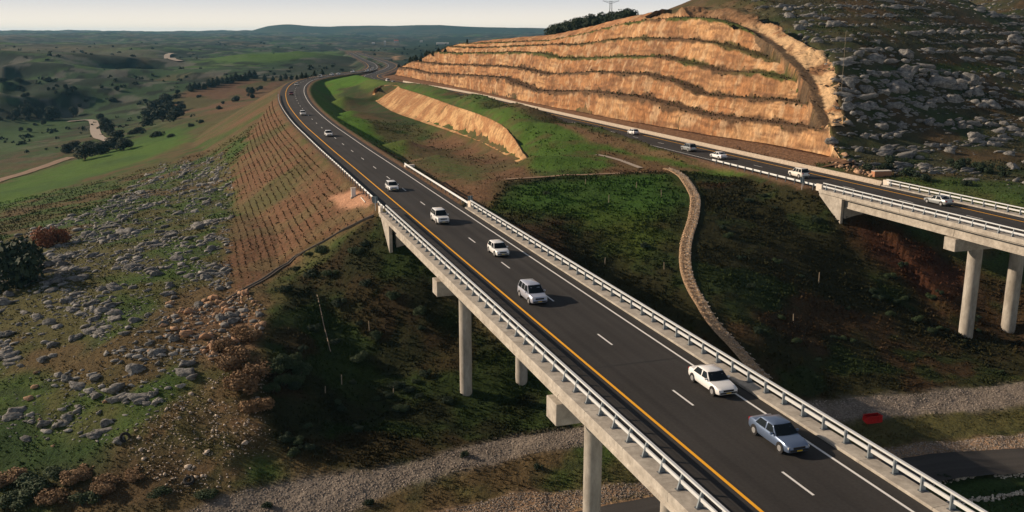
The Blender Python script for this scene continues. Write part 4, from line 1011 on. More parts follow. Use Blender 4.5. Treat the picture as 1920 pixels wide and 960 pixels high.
g1 = 'cars coming towards the viewer on the near carriageway'; g2 = 'cars driving away on the far carriageway'
for a in [
 (1458,828,'sedan',PB,'blue-grey sedan nearest the viewer on the near viaduct','sedan_car'),
 (1335,726,'sedan',PW,'white sedan just behind the blue-grey sedan on the near viaduct','sedan_car'),
 (998,562,'van',PS,'silver people carrier beside the yellow line in mid viaduct','minivan_car'),
 (934,476,'hatch',PW,'white hatchback behind the silver people carrier, by the white edge line','hatchback_car'),
 (825,416,'suv',PW,'white off-road car near the abutment end of the near viaduct','suv_car'),
 (735,356,'hatch',PW,'white hatchback just before the near viaduct beside the small clearing','hatchback_car'),
 (616,255,'sedan',PW,'white sedan alone in the bend beside the red embankment','sedan_car'),
 (568,216,'hatch',PW,'small white hatchback in the bend, next ahead of the dark red car','hatchback_car'),
 (546,178,'sedan',PR,'dark red sedan at the top of the bend','sedan_car'),
 (556,161,'hatch',PC,'cream hatchback just behind the dark red car in the bend','hatchback_car'),
 (600,145.5,'suv',PC,'cream off-road car beyond the bend, nearest of the far row','suv_car'),
 (622,141.5,'hatch',PW,'white hatchback in the middle of the far row beyond the bend','hatchback_car'),
 (634,140.5,'sedan',PW,'white sedan ahead of the gap in the far row beyond the bend','sedan_car'),
 (661,136.2,'van',PW,'white people carrier alone between the far row and the second bend','minivan_car'),
 (688,133.5,'suv',PW,'white off-road car entering the second bend far away','suv_car'),
 (697,127.5,'hatch',PW,'tiny white hatchback in the second far bend','hatchback_car'),
 (699,123.5,'sedan',PC,'tiny cream sedan at the outer side of the second far bend','sedan_car'),
 (693,118.5,'van',PG,'tiny grey people carrier leaving the second far bend','minivan_car')]:
    vehicle(a[0], a[1], a[2], a[3], L1, False, a[4], a[5], g1)
for a in [
 (1759,383,'sedan',PG,'silver-grey sedan on the farther viaduct at the right','sedan_car'),
 (1497,332,'suv',PC,'cream estate-like off-road car entering the farther viaduct','suv_car'),
 (1347,297,'sedan',PW,'white sedan below the right end of the orange cliff','sedan_car'),
 (1291,283,'suv',PG,'grey off-road car just ahead of the white sedan below the cliff','suv_car'),
 (1187,252,'hatch',PW,'white hatchback alone below the middle of the orange cliff','hatchback_car'),
 (829,174.5,'hatch',PW,'white hatchback at the near end of the row of three by the cliff foot','hatchback_car'),
 (807,172.5,'van',PW,'white people carrier in the middle of the row of three by the cliff foot','minivan_car'),
 (791,166,'suv',PW,'white off-road car heading the row of three by the cliff foot','suv_car'),
 (737,157,'hatch',PC,'cream hatchback beyond the end of the white concrete barrier','hatchback_car'),
 (727,153,'van',PC,'cream people carrier farthest along before the far carriageway bends','minivan_car')]:
    vehicle(a[0], a[1], a[2], a[3], L2, True, a[4], a[5], g2)
# ------------------------------------------------------------------ rocks
print('rocks...')
def ico(sub):
    import bmesh
    bm = bmesh.new(); bmesh.ops.create_icosphere(bm, subdivisions=sub, radius=1); V = np.array([v.co[:] for v in bm.verts]); Fc = np.array([[v.index for v in f.verts] for f in bm.faces]); bm.free(); return V, Fc
def rockV(sub, seed, blocky=.5):
    V, Fc = ico(sub); r = np.random.default_rng(seed)
    mxa = np.abs(V).max(1, keepdims=True); V = V*(1-blocky) + V/mxa*.72*blocky
    # cut with random planes to make facets
    for k in range(13):
        nn = r.normal(size=3); nn /= np.linalg.norm(nn); d = r.uniform(.42, .78); dist = V@nn-d; V = V - np.clip(dist, 0, None)[:, None]*nn*.9
    n1 = vnoise(V[:, 0]*2.3+seed, V[:, 1]*2.3+V[:, 2]*1.7, seed)-.5; n2 = vnoise(V[:, 0]*6+seed+V[:, 2]*5, V[:, 1]*6, seed+1)-.5
    n3 = vnoise(V[:, 0]*13+seed+V[:, 2]*11, V[:, 1]*13-V[:, 2]*7, seed+2)-.5
    return V*(1+.5*n1+.34*n2+.14*n3)[:, None], Fc
rock_meshes = [];
for k in range(10):
    V, Fc = rockV(3, 300+k, .3+.5*(k % 3)/2); rock_meshes.append(mesh('boulder', V, Fc, M['rock'], smooth=False))
red_meshes = [];
for k in range(4):
    V, Fc = rockV(3, 340+k, .4); red_meshes.append(mesh('boulder', V, Fc, M['rock_red'], smooth=False))
LOWR = [rockV(1, 360+k, .45) for k in range(6)]
MIDR = [rockV(2, 370+k, .55) for k in range(6)]
zones = {'left': np.array(hits([(-80,470),(0,455),(200,380),(300,305),(420,285),(435,330),(436,480),(430,560),(500,600),(470,660),(400,720),(330,760),(230,830),(60,830),(-80,800)])),
         'right': np.array(LAND['rhill'])}
def scatter(poly, n, seed, stripe=None, nthr=.45, sc=9, floor=.07):
    r = np.random.default_rng(seed); x0, y0 = poly[:, 0].min(), poly[:, 1].min(); x1, y1 = poly[:, 0].max(), poly[:, 1].max()
    x = r.uniform(x0, x1, n*8); y = r.uniform(y0, y1, n*8); m = inpoly(x, y, poly); x, y = x[m], y[m]
    nn = fbm(x, y, sc, 3, seed); p = sstep(nthr-.08, nthr+.1, nn)
    z = ground(x, y, True, False)
    if stripe:
        ph = (z + (fbm(x, y, 30, 2, seed+5)-.5)*2.5)/stripe; st = np.abs(ph-np.floor(ph)-.5)*2; p = (p+floor*.8)*(floor+(1-floor)*sstep(.6, .92, st))
    keep_ = r.uniform(size=len(x)) < p; x, y, z = x[keep_][:n], y[keep_][:n], z[keep_][:n]
    return x, y, z
ALLR = []   # x,y,z,size(3),rz,kind,zone
r = np.random.default_rng(5)
x, y, z = scatter(zones['left'], 13000, 51, stripe=1.9, nthr=.42, sc=7, floor=.22)
for a, b, c in zip(x, y, z):
    s_ = .13 + r.pareto(2.5)*.19; s_ = min(s_, 1.0); ALLR.append((a, b, c, s_*r.uniform(1.0, 1.9), s_*r.uniform(.7, 1.1), s_*r.uniform(.45, .8), r.normal(.5, .5), 0, 'left'))
x, y, z = scatter(zones['right'], 15000, 52, stripe=2.5, nthr=.36, sc=18)
for a, b, c in zip(x, y, z):
    la, ss, _, _ = (0,)*4
    s_ = .20 + r.pareto(2.6)*.27; s_ = min(s_, 1.35); ALLR.append((a, b, c, s_*r.uniform(1.2, 3.0), s_*r.uniform(.7, 1.0), s_*r.uniform(.55, .9), r.normal(.1, .2), 0, 'right'))
# big ledges on the right hillside from the photograph
for px, py, wpx in [(1745,205,26),(1635,205,34),(1665,207,22),(1692,206,22),(1720,205,26),(1625,178,40),(1680,168,50),(1760,160,60),(1800,165,40),(1600,215,20),(1790,195,40),(1830,180,40),(1585,118,30),(1610,105,30),(1640,115,40),(1700,110,40),(1740,100,24),(1560,50,34),(1590,160,40),(1700,140,50),(1830,260,36),(1900,318,36),(1870,250,26),(1740,235,30),(1690,240,26),(1820,155,50),(1860,200,40),(1650,240,30),(1900,80,40),(1780,62,26),(1500,60,26),(1480,35,30),(1530,78,22),(1725,300,24),(1780,290,26),(1610,290,22),(1560,278,26)]:
    q = hit(px, py); s_ = wpx/F*q[1]/2*1.1; ALLR.append((q[0], q[1], q[2]+.1, s_, s_*.7, s_*.62, r.normal(.05, .15), 0, 'right'))
for px, py, wpx, k in [(140,637,44,0),(85,645,30,0),(20,630,40,0),(100,650,36,0),(255,700,70,0),(345,705,60,0),(360,712,40,0),(70,703,22,1),(66,728,26,1),(55,748,30,1),(200,757,24,1),(335,662,20,0),(281,667,16,1),(397,677,18,1),(255,657,20,0),(320,570,28,1),(340,580,18,1),(338,606,12,1),(290,745,40,0),(240,750,40,0),(30,775,60,0),(60,780,30,0),(200,795,40,0),(100,840,18,1),(75,788,16,1),(232,440,60,0),(370,430,50,0),(355,523,30,0),(200,440,30,0),(90,570,30,0),(180,585,40,0),(400,430,22,0),(250,545,30,0),(110,615,34,0),(210,450,40,0),(375,465,26,0),(240,620,24,0),(40,690,30,0),(100,670,34,0),(300,640,24,0),(350,690,50,0)]:
    q = hit(px, py); s_ = wpx/F*q[1]/2*.85; ALLR.append((q[0], q[1], q[2]+.05, s_, s_*.75, s_*.5, r.normal(.4, .3), k, 'left'))
r3 = np.random.default_rng(99)
for px0, px1, py0, sz0 in [(1580,1850,160,1.5),(1600,1900,176,1.2),(1590,1760,207,1.9),(1620,1915,148,1.3),(1600,1700,120,1.1),(1700,1900,196,1.3),(1590,1800,236,1.0),(1640,1900,102,1.2),(1480,1640,52,1.0),(1500,1700,72,1.1),(1700,1915,66,1.1),(1760,1915,240,1.2),(1480,1900,20,1.0),(1590,1690,262,1.0)]:
    px = px0
    while px < px1:
        q = hit(px, py0+r3.normal()*2.0+(px-px0)*-.02); s_ = sz0*r3.uniform(.55, 1.25)
        if r3.uniform() < .86: ALLR.append((q[0], q[1]+r3.normal()*.4, q[2]+.05, s_*1.25, s_*.75, s_*.72, r3.normal(.05, .12), 0, 'right'))
        px += s_*2.0*F/q[1]*r3.uniform(.75, 1.1)
# orange rubble at the edge of the natural hillside and at the cliff's end
rub = np.array(hits([(300,600),(380,565),(450,545),(500,580),(490,640),(420,690),(370,660),(310,640)]))
x, y, z = scatter(rub, 520, 53, nthr=.35, sc=5)
for a, b, c in zip(x, y, z): s_ = .16+r.pareto(2.6)*.2; s_ = min(s_, .8); ALLR.append((a, b, c, s_*1.3, s_, s_*.8, r.uniform(0, 6), 1 if r.uniform() < .6 else 0, 'left'))
rub = np.array(hits([(240,860),(250,800),(330,750),(420,700),(500,700),(510,850),(430,910),(330,930)]))
x, y, z = scatter(rub, 900, 54, nthr=.4, sc=5)
for a, b, c in zip(x, y, z): s_ = .07+r.pareto(3.5)*.10; s_ = min(s_, .4); ALLR.append((a, b, c, s_*1.3, s_, s_*.8, r.uniform(0, 6), 1 if r.uniform() < .6 else 0, 'small'))
rub = np.array(hits([(1560,296),(1600,300),(1650,325),(1640,332),(1590,322),(1555,308)]))
x, y, z = scatter(rub, 160, 55, nthr=.2, sc=5)
for a, b, c in zip(x, y, z): s_ = .2+r.pareto(2.6)*.22; s_ = min(s_, .9); ALLR.append((a, b, c, s_*1.3, s_, s_*.8, r.uniform(0, 6), 1, 'right'))
def proj(x, y, z):
    d = y*CP - (z-CAMZ)*SP; v = y*SP + (z-CAMZ)*CP; return 960+F*x/d, 480-F*v/d, d
show = []
for i_, a in enumerate(ALLR):
    px, py, d = proj(a[0], a[1], a[2]); vis = -20 < px < 1940 and -20 < py < 980; show.append((a[3]+a[5])/d if vis else 0)
order = np.argsort(-np.array(show)); BIG = set(order[:290].tolist())
lab = {('left', 0): 'grey weathered limestone boulder in the grass of the left hillside', ('left', 1): 'ochre stained boulder among grey rocks on the left hillside',
       ('right', 0): 'grey limestone ledge block on the dark hillside right of the cliff', ('right', 1): 'orange broken boulder at the right end of the cliff foot', ('small', 0): 'grey stone on the brown slope at lower left', ('small', 1): 'ochre stone on the brown slope at lower left'}
VV = []; FF_ = []; CC = []; nb = 0
for i_, a in enumerate(ALLR):
    x_, y_, z_, sx, sy, sz, rz, k, zn = a
    if i_ in BIG:
        me = red_meshes[i_ % 4] if k == 1 else rock_meshes[i_ % 10]
        o = link(me, 'boulder', None, (x_, y_, z_+sz*.08), rz); o.scale = (sx, sy, sz); o.rotation_euler = (random.uniform(-.2, .2), random.uniform(-.2, .2), rz)
        tag(o, lab[(zn, k)], 'rock', ('boulders on the left hillside' if zn != 'right' else 'boulders and ledges on the right hillside') + (', ochre' if k else ', grey'))
    else:
        d = math.hypot(x_, y_); V, Fc = (MIDR if sx/d > .005 else LOWR)[i_ % 6]
        c, s_ = math.cos(rz), math.sin(rz); P_ = V*np.array([sx, sy, sz]); P_ = np.c_[P_[:, 0]*c-P_[:, 1]*s_+x_, P_[:, 0]*s_+P_[:, 1]*c+y_, P_[:, 2]+z_+sz*.10]
        VV.append(P_); FF_.append(Fc+nb); nb += len(V)
        g_ = random.uniform(.6, 1.15); cb = np.array([.27, .26, .24])*g_*(.8 if zn == 'right' else 1) if k == 0 else np.array([.42, .27, .17])*g_
        if zn == 'small': cb = np.array([.5, .42, .34])*g_
        CC.append(np.tile(cb, (len(V), 1)))
o = obj('loose_rocks', np.concatenate(VV), np.concatenate(FF_), M['rock_attr'], col=np.concatenate(CC)); tag(o, 'countless smaller grey and ochre stones strewn over both hillsides', 'rocks', kind='stuff')
# gravel on the bands along the valley bottom
def stones(name, polys, n_, smin, smax, colr_, label, seed, cat='gravel'):
    VV = []; FF_ = []; CC = []; nb = 0; r = np.random.default_rng(seed)
    for poly, nn_ in zip(polys, n_):
        x, y, z = scatter(poly, nn_, seed, nthr=.05)
        for a, b, c in zip(x, y, z):
            V, Fc = LOWR[r.integers(6)]; s_ = r.uniform(smin, smax); rz = r.uniform(0, 6.3); co, si = math.cos(rz), math.sin(rz); P_ = V*s_*np.array([1.2, .9, .7])
            VV.append(np.c_[P_[:, 0]*co-P_[:, 1]*si+a, P_[:, 0]*si+P_[:, 1]*co+b, P_[:, 2]+c]); FF_.append(Fc+nb); nb += len(V); CC.append(np.tile(np.array(colr_)*r.uniform(.5, 1.35), (len(V), 1)))
    o = obj(name, np.concatenate(VV), np.concatenate(FF_), M['rock_attr'], col=np.concatenate(CC)); return tag(o, label, cat, kind='stuff')
stones('gravel_bed', [LAND['gravel'], LAND['gravel2']], [9000, 6000], .07, .15, (.26, .22, .185), 'bands of broken stone along the valley bottom beneath the viaducts', 61)
# masonry slope drain
DR = Line(hits([(1250,320),(1275,331),(1292,350),(1303,375),(1300,410),(1288,450),(1284,490),(1290,525),(1310,570),(1340,615),(1380,660),(1415,698),(1440,722)]), step=2)
V, q, uv = drape('stone_drain', DR, -.85, .85, None, .25, nlat=7, step=1.0)
V[:, 2] += np.tile(np.array([.0, .12, .0, -.06, .0, .12, .0]), len(V)//7) 
dr = obj('stone_drain', V, q, M['white_conc_d'] if 'white_conc_d' in M else M['rock_attr'], uv=uv, col=np.tile((.42, .29, .18), (len(V), 1)))
tag(dr, 'pale stone paved drainage channel winding down the dark slope between the viaducts', 'drain')
VV = []; FF_ = []; CC = []; nb = 0; r = np.random.default_rng(8)
for k in range(2600):
    u_ = r.uniform(0, DR.len); of = r.uniform(-.85, .85); p = DR.at(u_, of); i0 = int(np.clip(u_/1.0, 0, len(V)//7-1)); zz = V[i0*7+int(np.clip((of+.85)/1.7*6, 0, 6)), 2]
    W_, Fc = LOWR[k % 6]; s_ = r.uniform(.06, .14); P_ = W_*s_; VV.append(P_+np.array([p[0], p[1], zz+.02])); FF_.append(Fc+nb); nb += len(W_)
    CC.append(np.tile(np.array([.62, .44, .28] if of > .0 else [.42, .36, .30])*r.uniform(.6, 1.3), (len(W_), 1)))
o = obj('paving_stones', np.concatenate(VV), np.concatenate(FF_), M['rock_attr'], dr, col=np.concatenate(CC)); o['kind'] = 'stuff'
# ------------------------------------------------------------------ low vegetation (stuff)
print('tufts...')
def tufts(n_, seed):
    r = np.random.default_rng(seed)
    rad = np.exp(r.uniform(math.log(62), math.log(330), n_)); an = r.uniform(R(-33), R(33), n_); x = np.sin(an)*rad; y = np.cos(an)*rad
    z = ground(x, y, True, True); c = cover(x, y, z)
    d1 = G1.near(x, y, 3)[3]; d2 = G2.near(x, y, 3)[3]; gd = np.minimum(d1, d2) > 8.2
    for k in ('gravel', 'gravel2', 'dirtedge', 'pad'): gd &= ~inpoly(x, y, LAND[k])
    gd &= lw.near(x, y)[3] > 4; gd &= DR.near(x, y)[3] > 1.6
    la, ss, _, _ = FOOT.near(x, y, 2); gd &= ~((la > -6) & (la < 42) & (ss > 3))
    la, ss, _, dd = FT.near(x, y, 2); gd &= dd > 3; gd &= FF.near(x, y, 2)[3] > 3
    emb = inpoly(x, y, LAND['embank']); gd &= ~(emb & (r.uniform(size=n_) < .93))
    for k in ('med_green','med_red','strip_green','med_plant'): gd &= ~(inpoly(x, y, LAND[k]) & (r.uniform(size=n_) < .8))
    gd &= ~(inpoly(x, y, zones['left']) & (r.uniform(size=n_) < .5))
    cov = sstep(.38, .6, fbm(x, y, 3.5, 3, seed)); dk = (inpoly(x, y, LAND['cone']) | inpoly(x, y, LAND['rslope']))
    gd &= r.uniform(size=n_) < np.where(dk, .25+.75*cov, .12+.75*cov)
    x, y, z, c, dk, rad = x[gd], y[gd], z[gd], c[gd], dk[gd], rad[gd]; m = len(x)
    h = r.uniform(.10, .30, m)*np.where(dk, 1.15, .75)*np.clip(rad/150, .7, 1.5)*(.6+.9*fbm(x, y, 2.5, 2, seed+1)); w = h*r.uniform(.8, 1.4, m)
    VV = []; CC = []
    for k in range(4):      # four leaning leaf blades fanned about the root
        a = r.uniform(0, 2*math.pi, m); lean = r.uniform(.2, .9, m)
        dx, dy = np.cos(a), np.sin(a); ox, oy = -dy, dx
        b0 = np.c_[x-ox*w*.25, y-oy*w*.25, z-.06]; b1 = np.c_[x+ox*w*.25, y+oy*w*.25, z-.06]
        t1 = np.c_[x+dx*h*lean+ox*w*.22, y+dy*h*lean+oy*w*.22, z+h]; t0 = np.c_[x+dx*h*lean*.8-ox*w*.28, y+dy*h*lean*.8-oy*w*.28, z+h*.75]
        VV.append(np.stack([b0, b1, t1, t0], 1)); f_ = r.uniform(.85, 1.35, m)
        st = ((r.uniform(size=m) < .10) & ~dk)[:, None]; CC.append(np.repeat(np.where(st, np.array([.16, .12, .06])*.8, c*f_[:, None])[:, None, :], 4, 1))
    V = np.concatenate(VV).reshape(-1, 3); C_ = np.concatenate(CC).reshape(-1, 3); q = np.arange(len(V)).reshape(-1, 4)
    o = obj('grass', V, q, M['tuft'], col=C_); tag(o, 'rough grass and low scrub covering the slopes', 'grass', kind='stuff')
tufts(260000, 71)
def far_scrub():
    r = np.random.default_rng(80); n_ = 1900; rad = np.exp(r.uniform(math.log(560), math.log(2800), n_)); an = r.uniform(R(-33), R(6), n_); x = np.sin(an)*rad; y = np.cos(an)*rad
    keep_ = (r.uniform(size=n_) < sstep(.42, .6, fbm(x, y, 120, 3, 9))) & (L1.near(x, y, 2)[3] > 25) & (L2.near(x, y, 2)[3] > 25) & (FOOT.near(x, y, 2)[3] > 60)
    for k in ('valley_green', 'embank', 'brownslope'): keep_ &= ~inpoly(x, y, LAND[k])
    x, y, rad = x[keep_], y[keep_], rad[keep_]; z = ground(x, y); VV = []; CC = []; m = len(x); w = r.uniform(.7, 2.3, m)*(1+rad/2500)
    for k in range(14):
        dd = r.normal(size=(m, 3)); dd /= np.linalg.norm(dd, axis=1)[:, None]; c = np.c_[x, y, z+w*.35]+dd*w[:, None]*np.array([.8, .8, .45]); s_ = (w*.5)[:, None]
        a = r.normal(size=(m, 3)); a /= np.linalg.norm(a, axis=1)[:, None]; b = np.cross(a, dd); VV.append(np.stack([c-a*s_, c-b*s_*.7, c+a*s_, c+b*s_*.7], 1))
        CC.append(np.repeat((np.array([.016, .028, .014])*r.uniform(.6, 1.5, (m, 1)))[:, None, :], 4, 1))
    V = np.concatenate(VV).reshape(-1, 3); o = obj('far_scrub', V, np.arange(len(V)).reshape(-1, 4), M['tuft'], col=np.concatenate(CC).reshape(-1, 3)); tag(o, 'dark scrub dotted over the distant hills', 'scrub', kind='stuff')
far_scrub()
def planted_rows():
    r = np.random.default_rng(79); us, of = np.meshgrid(np.arange(AB1+8, S0+330, .55), -np.arange(9.2, 40, 1.12)); us = us.ravel()+r.uniform(-.15, .15, us.size); of = of.ravel()+r.uniform(-.12, .12, of.size)
    p = L1.at(us, of); x, y = p[:, 0], p[:, 1]; m = inpoly(x, y, LAND['embank']) & ~inpoly(x, y, LAND['pad']) & (r.uniform(size=len(x)) < .35+.5*sstep(.35, .5, fbm(x, y, 12, 3, 8))); x, y = x[m], y[m]; z = ground(x, y)
    VV = []; CC = []; n_ = len(x)
    for k in range(3):
        a = r.uniform(0, 6.28, n_); h = r.uniform(.06, .19, n_); dx, dy = np.cos(a)*h*.7, np.sin(a)*h*.7
        VV.append(np.stack([np.c_[x-dx, y-dy, z-.03], np.c_[x+dx, y+dy, z-.03], np.c_[x+dx*.7+dy*.5, y+dy*.7-dx*.5, z+h], np.c_[x-dx*.7+dy*.5, y-dy*.7-dx*.5, z+h]], 1))
        CC.append(np.repeat((np.array([.095, .062, .032])*r.uniform(.6, 1.4, (n_, 1)))[:, None, :], 4, 1))
    V = np.concatenate(VV).reshape(-1, 3); o = obj('planted_rows', V, np.arange(len(V)).reshape(-1, 4), M['tuft'], col=np.concatenate(CC).reshape(-1, 3)); tag(o, 'rows of small dark seedlings planted across the red embankment', 'seedlings', kind='stuff')
planted_rows()
# ------------------------------------------------------------------ trees and shrubs
print('trees...')
def crown_quads(centers, n_, size, r, squash=1.0):
    """leaf faces spread in several clumps; returns (V,F)"""
    V = []
    for (cx, cy, cz, rad_) in centers:
        k = int(n_*rad_**2/sum(c[3]**2 for c in centers)); d = r.normal(size=(k, 3)); d /= np.linalg.norm(d, axis=1)[:, None]
        rr_ = rad_*r.uniform(.45, 1.05, k)**.6; p = d*rr_[:, None]*np.array([1, 1, squash]) + np.array([cx, cy, cz])
        u_ = r.normal(size=(k, 3)); u_ /= np.linalg.norm(u_, axis=1)[:, None]; v_ = np.cross(u_, d+.3*r.normal(size=(k, 3))); v_ /= np.linalg.norm(v_, axis=1)[:, None]+1e-6
        s_ = size*r.uniform(.6, 1.4, k)[:, None]; V.append(np.stack([p-u_*s_, p-v_*s_*.6, p+u_*s_, p+v_*s_*.6], 1))
    V = np.concatenate(V).reshape(-1, 3); return V, np.arange(len(V)).reshape(-1, 4)
def make_tree(name, label, kind, seed, m):
    """unit height trees (1 m tall, scaled on copying)"""
    r = np.random.default_rng(seed); root = thing(name, label, 'tree' if kind != 'bush' else 'bush')
    cs = []; tb = MB()
    if kind == 'round':
        tb.tube((0, 0, -.08), (.02, 0, .32), .045, .03, 8)
        for k in range(8):
            a = r.uniform(0, 6.28); rad_ = r.uniform(.10, .30); z = r.uniform(.26, .76); p = (math.cos(a)*rad_, math.sin(a)*rad_, z); tb.tube((.02, 0, .26), p, .022, .008, 6); cs.append((*p, r.uniform(.17, .27)))
        cs.append((0, 0, .70, .28)); n_ = 2200; sz = .042
    elif kind == 'pine':
        tb.tube((0, 0, -.06), (0, 0, .9), .028, .006, 7)
        for k in range(11):
            t = k/10; z = .22+.72*t; rad_ = .20*(1-t)**.8+.03
            for j in range(3): a = r.uniform(0, 6.28); q_ = rad_*.55; cs.append((math.cos(a)*q_, math.sin(a)*q_, z+r.uniform(-.03, .03), rad_*r.uniform(.6, .95)))
        n_ = 1600; sz = .034
    elif kind == 'cypress':
        tb.tube((0, 0, -.06), (0, 0, .8), .02, .006, 6)
        for k in range(12): t = k/11; cs.append((r.uniform(-.01, .01), r.uniform(-.01, .01), .10+.82*t, .10*math.sin(math.pi*min(.95, .18+.8*t))+.015))
        n_ = 1000; sz = .030
    else:
        for k in range(5): a = r.uniform(0, 6.28); tb.tube((0, 0, -.12), (math.cos(a)*.35, math.sin(a)*.35, .5), .03, .012, 5)
        for k in range(9):
            a = r.uniform(0, 6.28); q_ = r.uniform(.1, .62); cs.append((math.cos(a)*q_, math.sin(a)*q_, r.uniform(.25, .62), r.uniform(.22, .42)))
        n_ = 2000; sz = .06
    tb.obj('trunk' if kind != 'bush' else 'stem', M['bark'], root); V, q = crown_quads(cs, n_, sz, r); obj('crown' if kind != 'bush' else 'foliage', V, q, m, root)
    return root
class Kind:
    def __init__(s, name, kind, m, n_=3, seed=0):
        s.k = []; s.i = 0
        for j in range(n_): s.k.append([make_tree(name, 'x', kind, seed+j, m), None, False])
        for e in s.k: e[1] = Tree(e[0])
    def put(s, x, y, z, h, label, group=None, wide=1.0):
        e = s.k[s.i % len(s.k)]; s.i += 1; rz = random.uniform(0, 6.28)
        if not e[2]:
            e[2] = True; o = e[0]; o.location = (x, y, z); o.rotation_euler = (0, 0, rz); o.scale = (h*wide, h*wide, h); o['label'] = label
            if group: o['group'] = group
            return o
        return e[1].dup((x, y, z), rz, (h*wide, h*wide, h), label, group)
    def done(s):
        for e in s.k:
            if not e[2]:
                for c in list(e[0].children): bpy.data.objects.remove(c)
                bpy.data.objects.remove(e[0])
T_round = Kind('broadleaf_tree', 'round', M['leaf_dark'], 4, 400); T_pine = Kind('pine_tree', 'pine', M['leaf_pine'], 3, 410); T_cyp = Kind('cypress_tree', 'cypress', M['leaf_pine'], 2, 420)
T_bush = Kind('shrub', 'bush', M['leaf_mid'], 4, 430); T_dark = Kind('dark_shrub', 'bush', M['leaf_dark'], 2, 440); T_rust = Kind('dry_shrub', 'bush', M['leaf_dry'], 3, 450); T_red = Kind('rust_shrub', 'bush', M['leaf_rust'], 1, 460)
def put(kind, px, py, hpx, label, group=None, wide=1.0):
    q = hit(px, py); q[2] = float(ground([q[0]], [q[1]], True, False)[0]); h = hpx/F*q[1]*1.03; kind.put(q[0], q[1], q[2]-.05*h, h, label, group, wide)
# left valley trees
vl = 'dark trees in the left valley'
for px, py, h, w, l in [(52,222,26,1.1,'broad dark tree leftmost in the valley row above the track'),(100,226,28,1.2,'largest dark tree in the valley row beside the pale track'),(75,224,20,1.1,'small dark tree between the two large trees of the valley row'),(138,220,20,1.0,'single rounded tree beside the bend of the pale path'),(32,220,18,1.1,'low tree at the left end of the valley row')]:
    put(T_round, px, py, h, l, vl, w)
for px, py, h, w in [(197,238,18,1.3),(203,250,20,1.5),(190,228,14,1.3),(222,262,18,1.6),(210,255,14,1.4)]: put(T_round, px, py, h, 'dark tree in the clump right of the pale path', 'clump right of the pale path', w)
for px, py, h, w in [(310,196,20,1.6),(296,210,24,1.7),(318,212,24,1.7),(335,218,20,1.5),(284,226,24,1.6),(305,228,26,1.7),(325,226,20,1.6),(276,236,16,1.5),(340,208,14,1.4)]: put(T_round, px, py, h, 'dark bushy tree in the large grove in mid valley', 'large grove in mid valley', w)
for px, py, h, w in [(160,300,30,1.7),(190,290,26,1.7),(215,280,24,1.7),(232,282,24,1.5),(172,284,20,1.6),(140,283,18,1.5),(125,288,18,1.5)]: put(T_round, px, py, h, 'dark bushy tree in the grove at the end of the dirt track', 'grove at the end of the dirt track', w)
put(T_dark, 48, 535, 105, 'big dark evergreen bush alone on the rocks at the left edge', None, .92)
put(T_red, 102, 462, 44, 'rust red bush behind the big dark bush', None, .9)
for px, py, h in [(248,250,10),(260,246,12),(292,256,12),(300,252,9),(320,255,8)]: put(T_dark, px, py+2, h, 'small dark bush in the green meadow below the large grove', 'bushes below the large grove', 1.3)
for k in range(15):
    px = 357+k*8.6; py = 172-k*1.75+random.uniform(-1.5, 1.5); put(T_pine, px, py, 15+random.uniform(-3, 3), 'pine in the dense dark line left of the bend', 'pine line left of the bend', 1.5)
for px, py in [(497,153),(512,152),(527,153),(546,150),(557,150),(574,147),(590,143),(536,150),(566,148),(604,141)]: put(T_pine, px, py, random.uniform(9, 14), 'small pine beside the top of the bend', 'small pines at the top of the bend', 1.4)
for px, py, h in [(474,176,14),(472,185,10),(445,190,12),(412,205,8),(375,232,9),(358,238,8),(490,168,8)]: put(T_dark, px, py, h, 'round dark shrub on the brown slope left of the bend', 'shrubs on the brown slope', 1.0)
r = np.random.default_rng(12)
for k in range(70):
    px, py = r.uniform(0, 480), r.uniform(150, 262)
    if 100 < px < 240 and py > 225: continue
    if py < 176 and px > 330: continue
    if px > 340 and py > 200: continue
    put(T_round if k % 2 else T_dark, px, py, r.uniform(5, 10), 'small dark shrub dotted over the left valley floor', 'shrubs dotted over the valley floor', 1.3)
# trees on the skyline and behind the cliff
for px, py, h in [(1035,55,9),(1045,55,12),(1052,53,11),(1063,52,13),(1073,50,14),(1082,47,14),(1092,46,15),(1100,45,17),(1110,43,16),(1121,40,20),(1130,37,15),(1141,35,20),(1148,35,15),(1157,33,20),(1165,31,14),(1172,29,12),(1180,28,12)]:
    cy = h > 16; K_ = T_cyp if cy else T_round
    d = ray(px, py); la = None
    D = np.linspace(230, 520, 900); xx = d[0]/d[1]*D; lt, s_, _, _ = FOOT.near(xx, D, 2); f = np.where(lt > 38*g_off(s_))[0]; k0 = f[0] if len(f) else 500; D0 = D[k0]+4
    X0 = d[0]/d[1]*D0; z0 = float(ground([X0], [D0], True, False)[0]); zt_ = CAMZ+(YH-(py-h))*CP/F*D0/CP; hh = max(zt_-z0, 2.0)
    K_.put(X0, D0, z0-.1, min(hh, 9.), ('slender cypress in the tree row on the skyline left of the cliff top' if cy else 'pine in the tree row on the skyline left of the cliff top'), 'skyline trees left of the cliff top'+(', cypresses' if cy else ', pines'), 1.0 if not cy else .8)
for px, py, h in [(1238,14,6),(1247,13,7),(1256,12,6),(1264,12,6)]:
    d = ray(px, py); D = np.linspace(230, 520, 900); xx = d[0]/d[1]*D; f = np.where(FOOT.near(xx, D, 2)[0] > 37)[0]; D0 = D[f[0]]; X0 = d[0]/d[1]*D0; z0 = float(ground([X0], [D0], True, False)[0]); T_bush.put(X0, D0, z0, 1.7, 'shrub on the skyline above the cliff top', 'skyline shrubs above the cliff', 1.2)
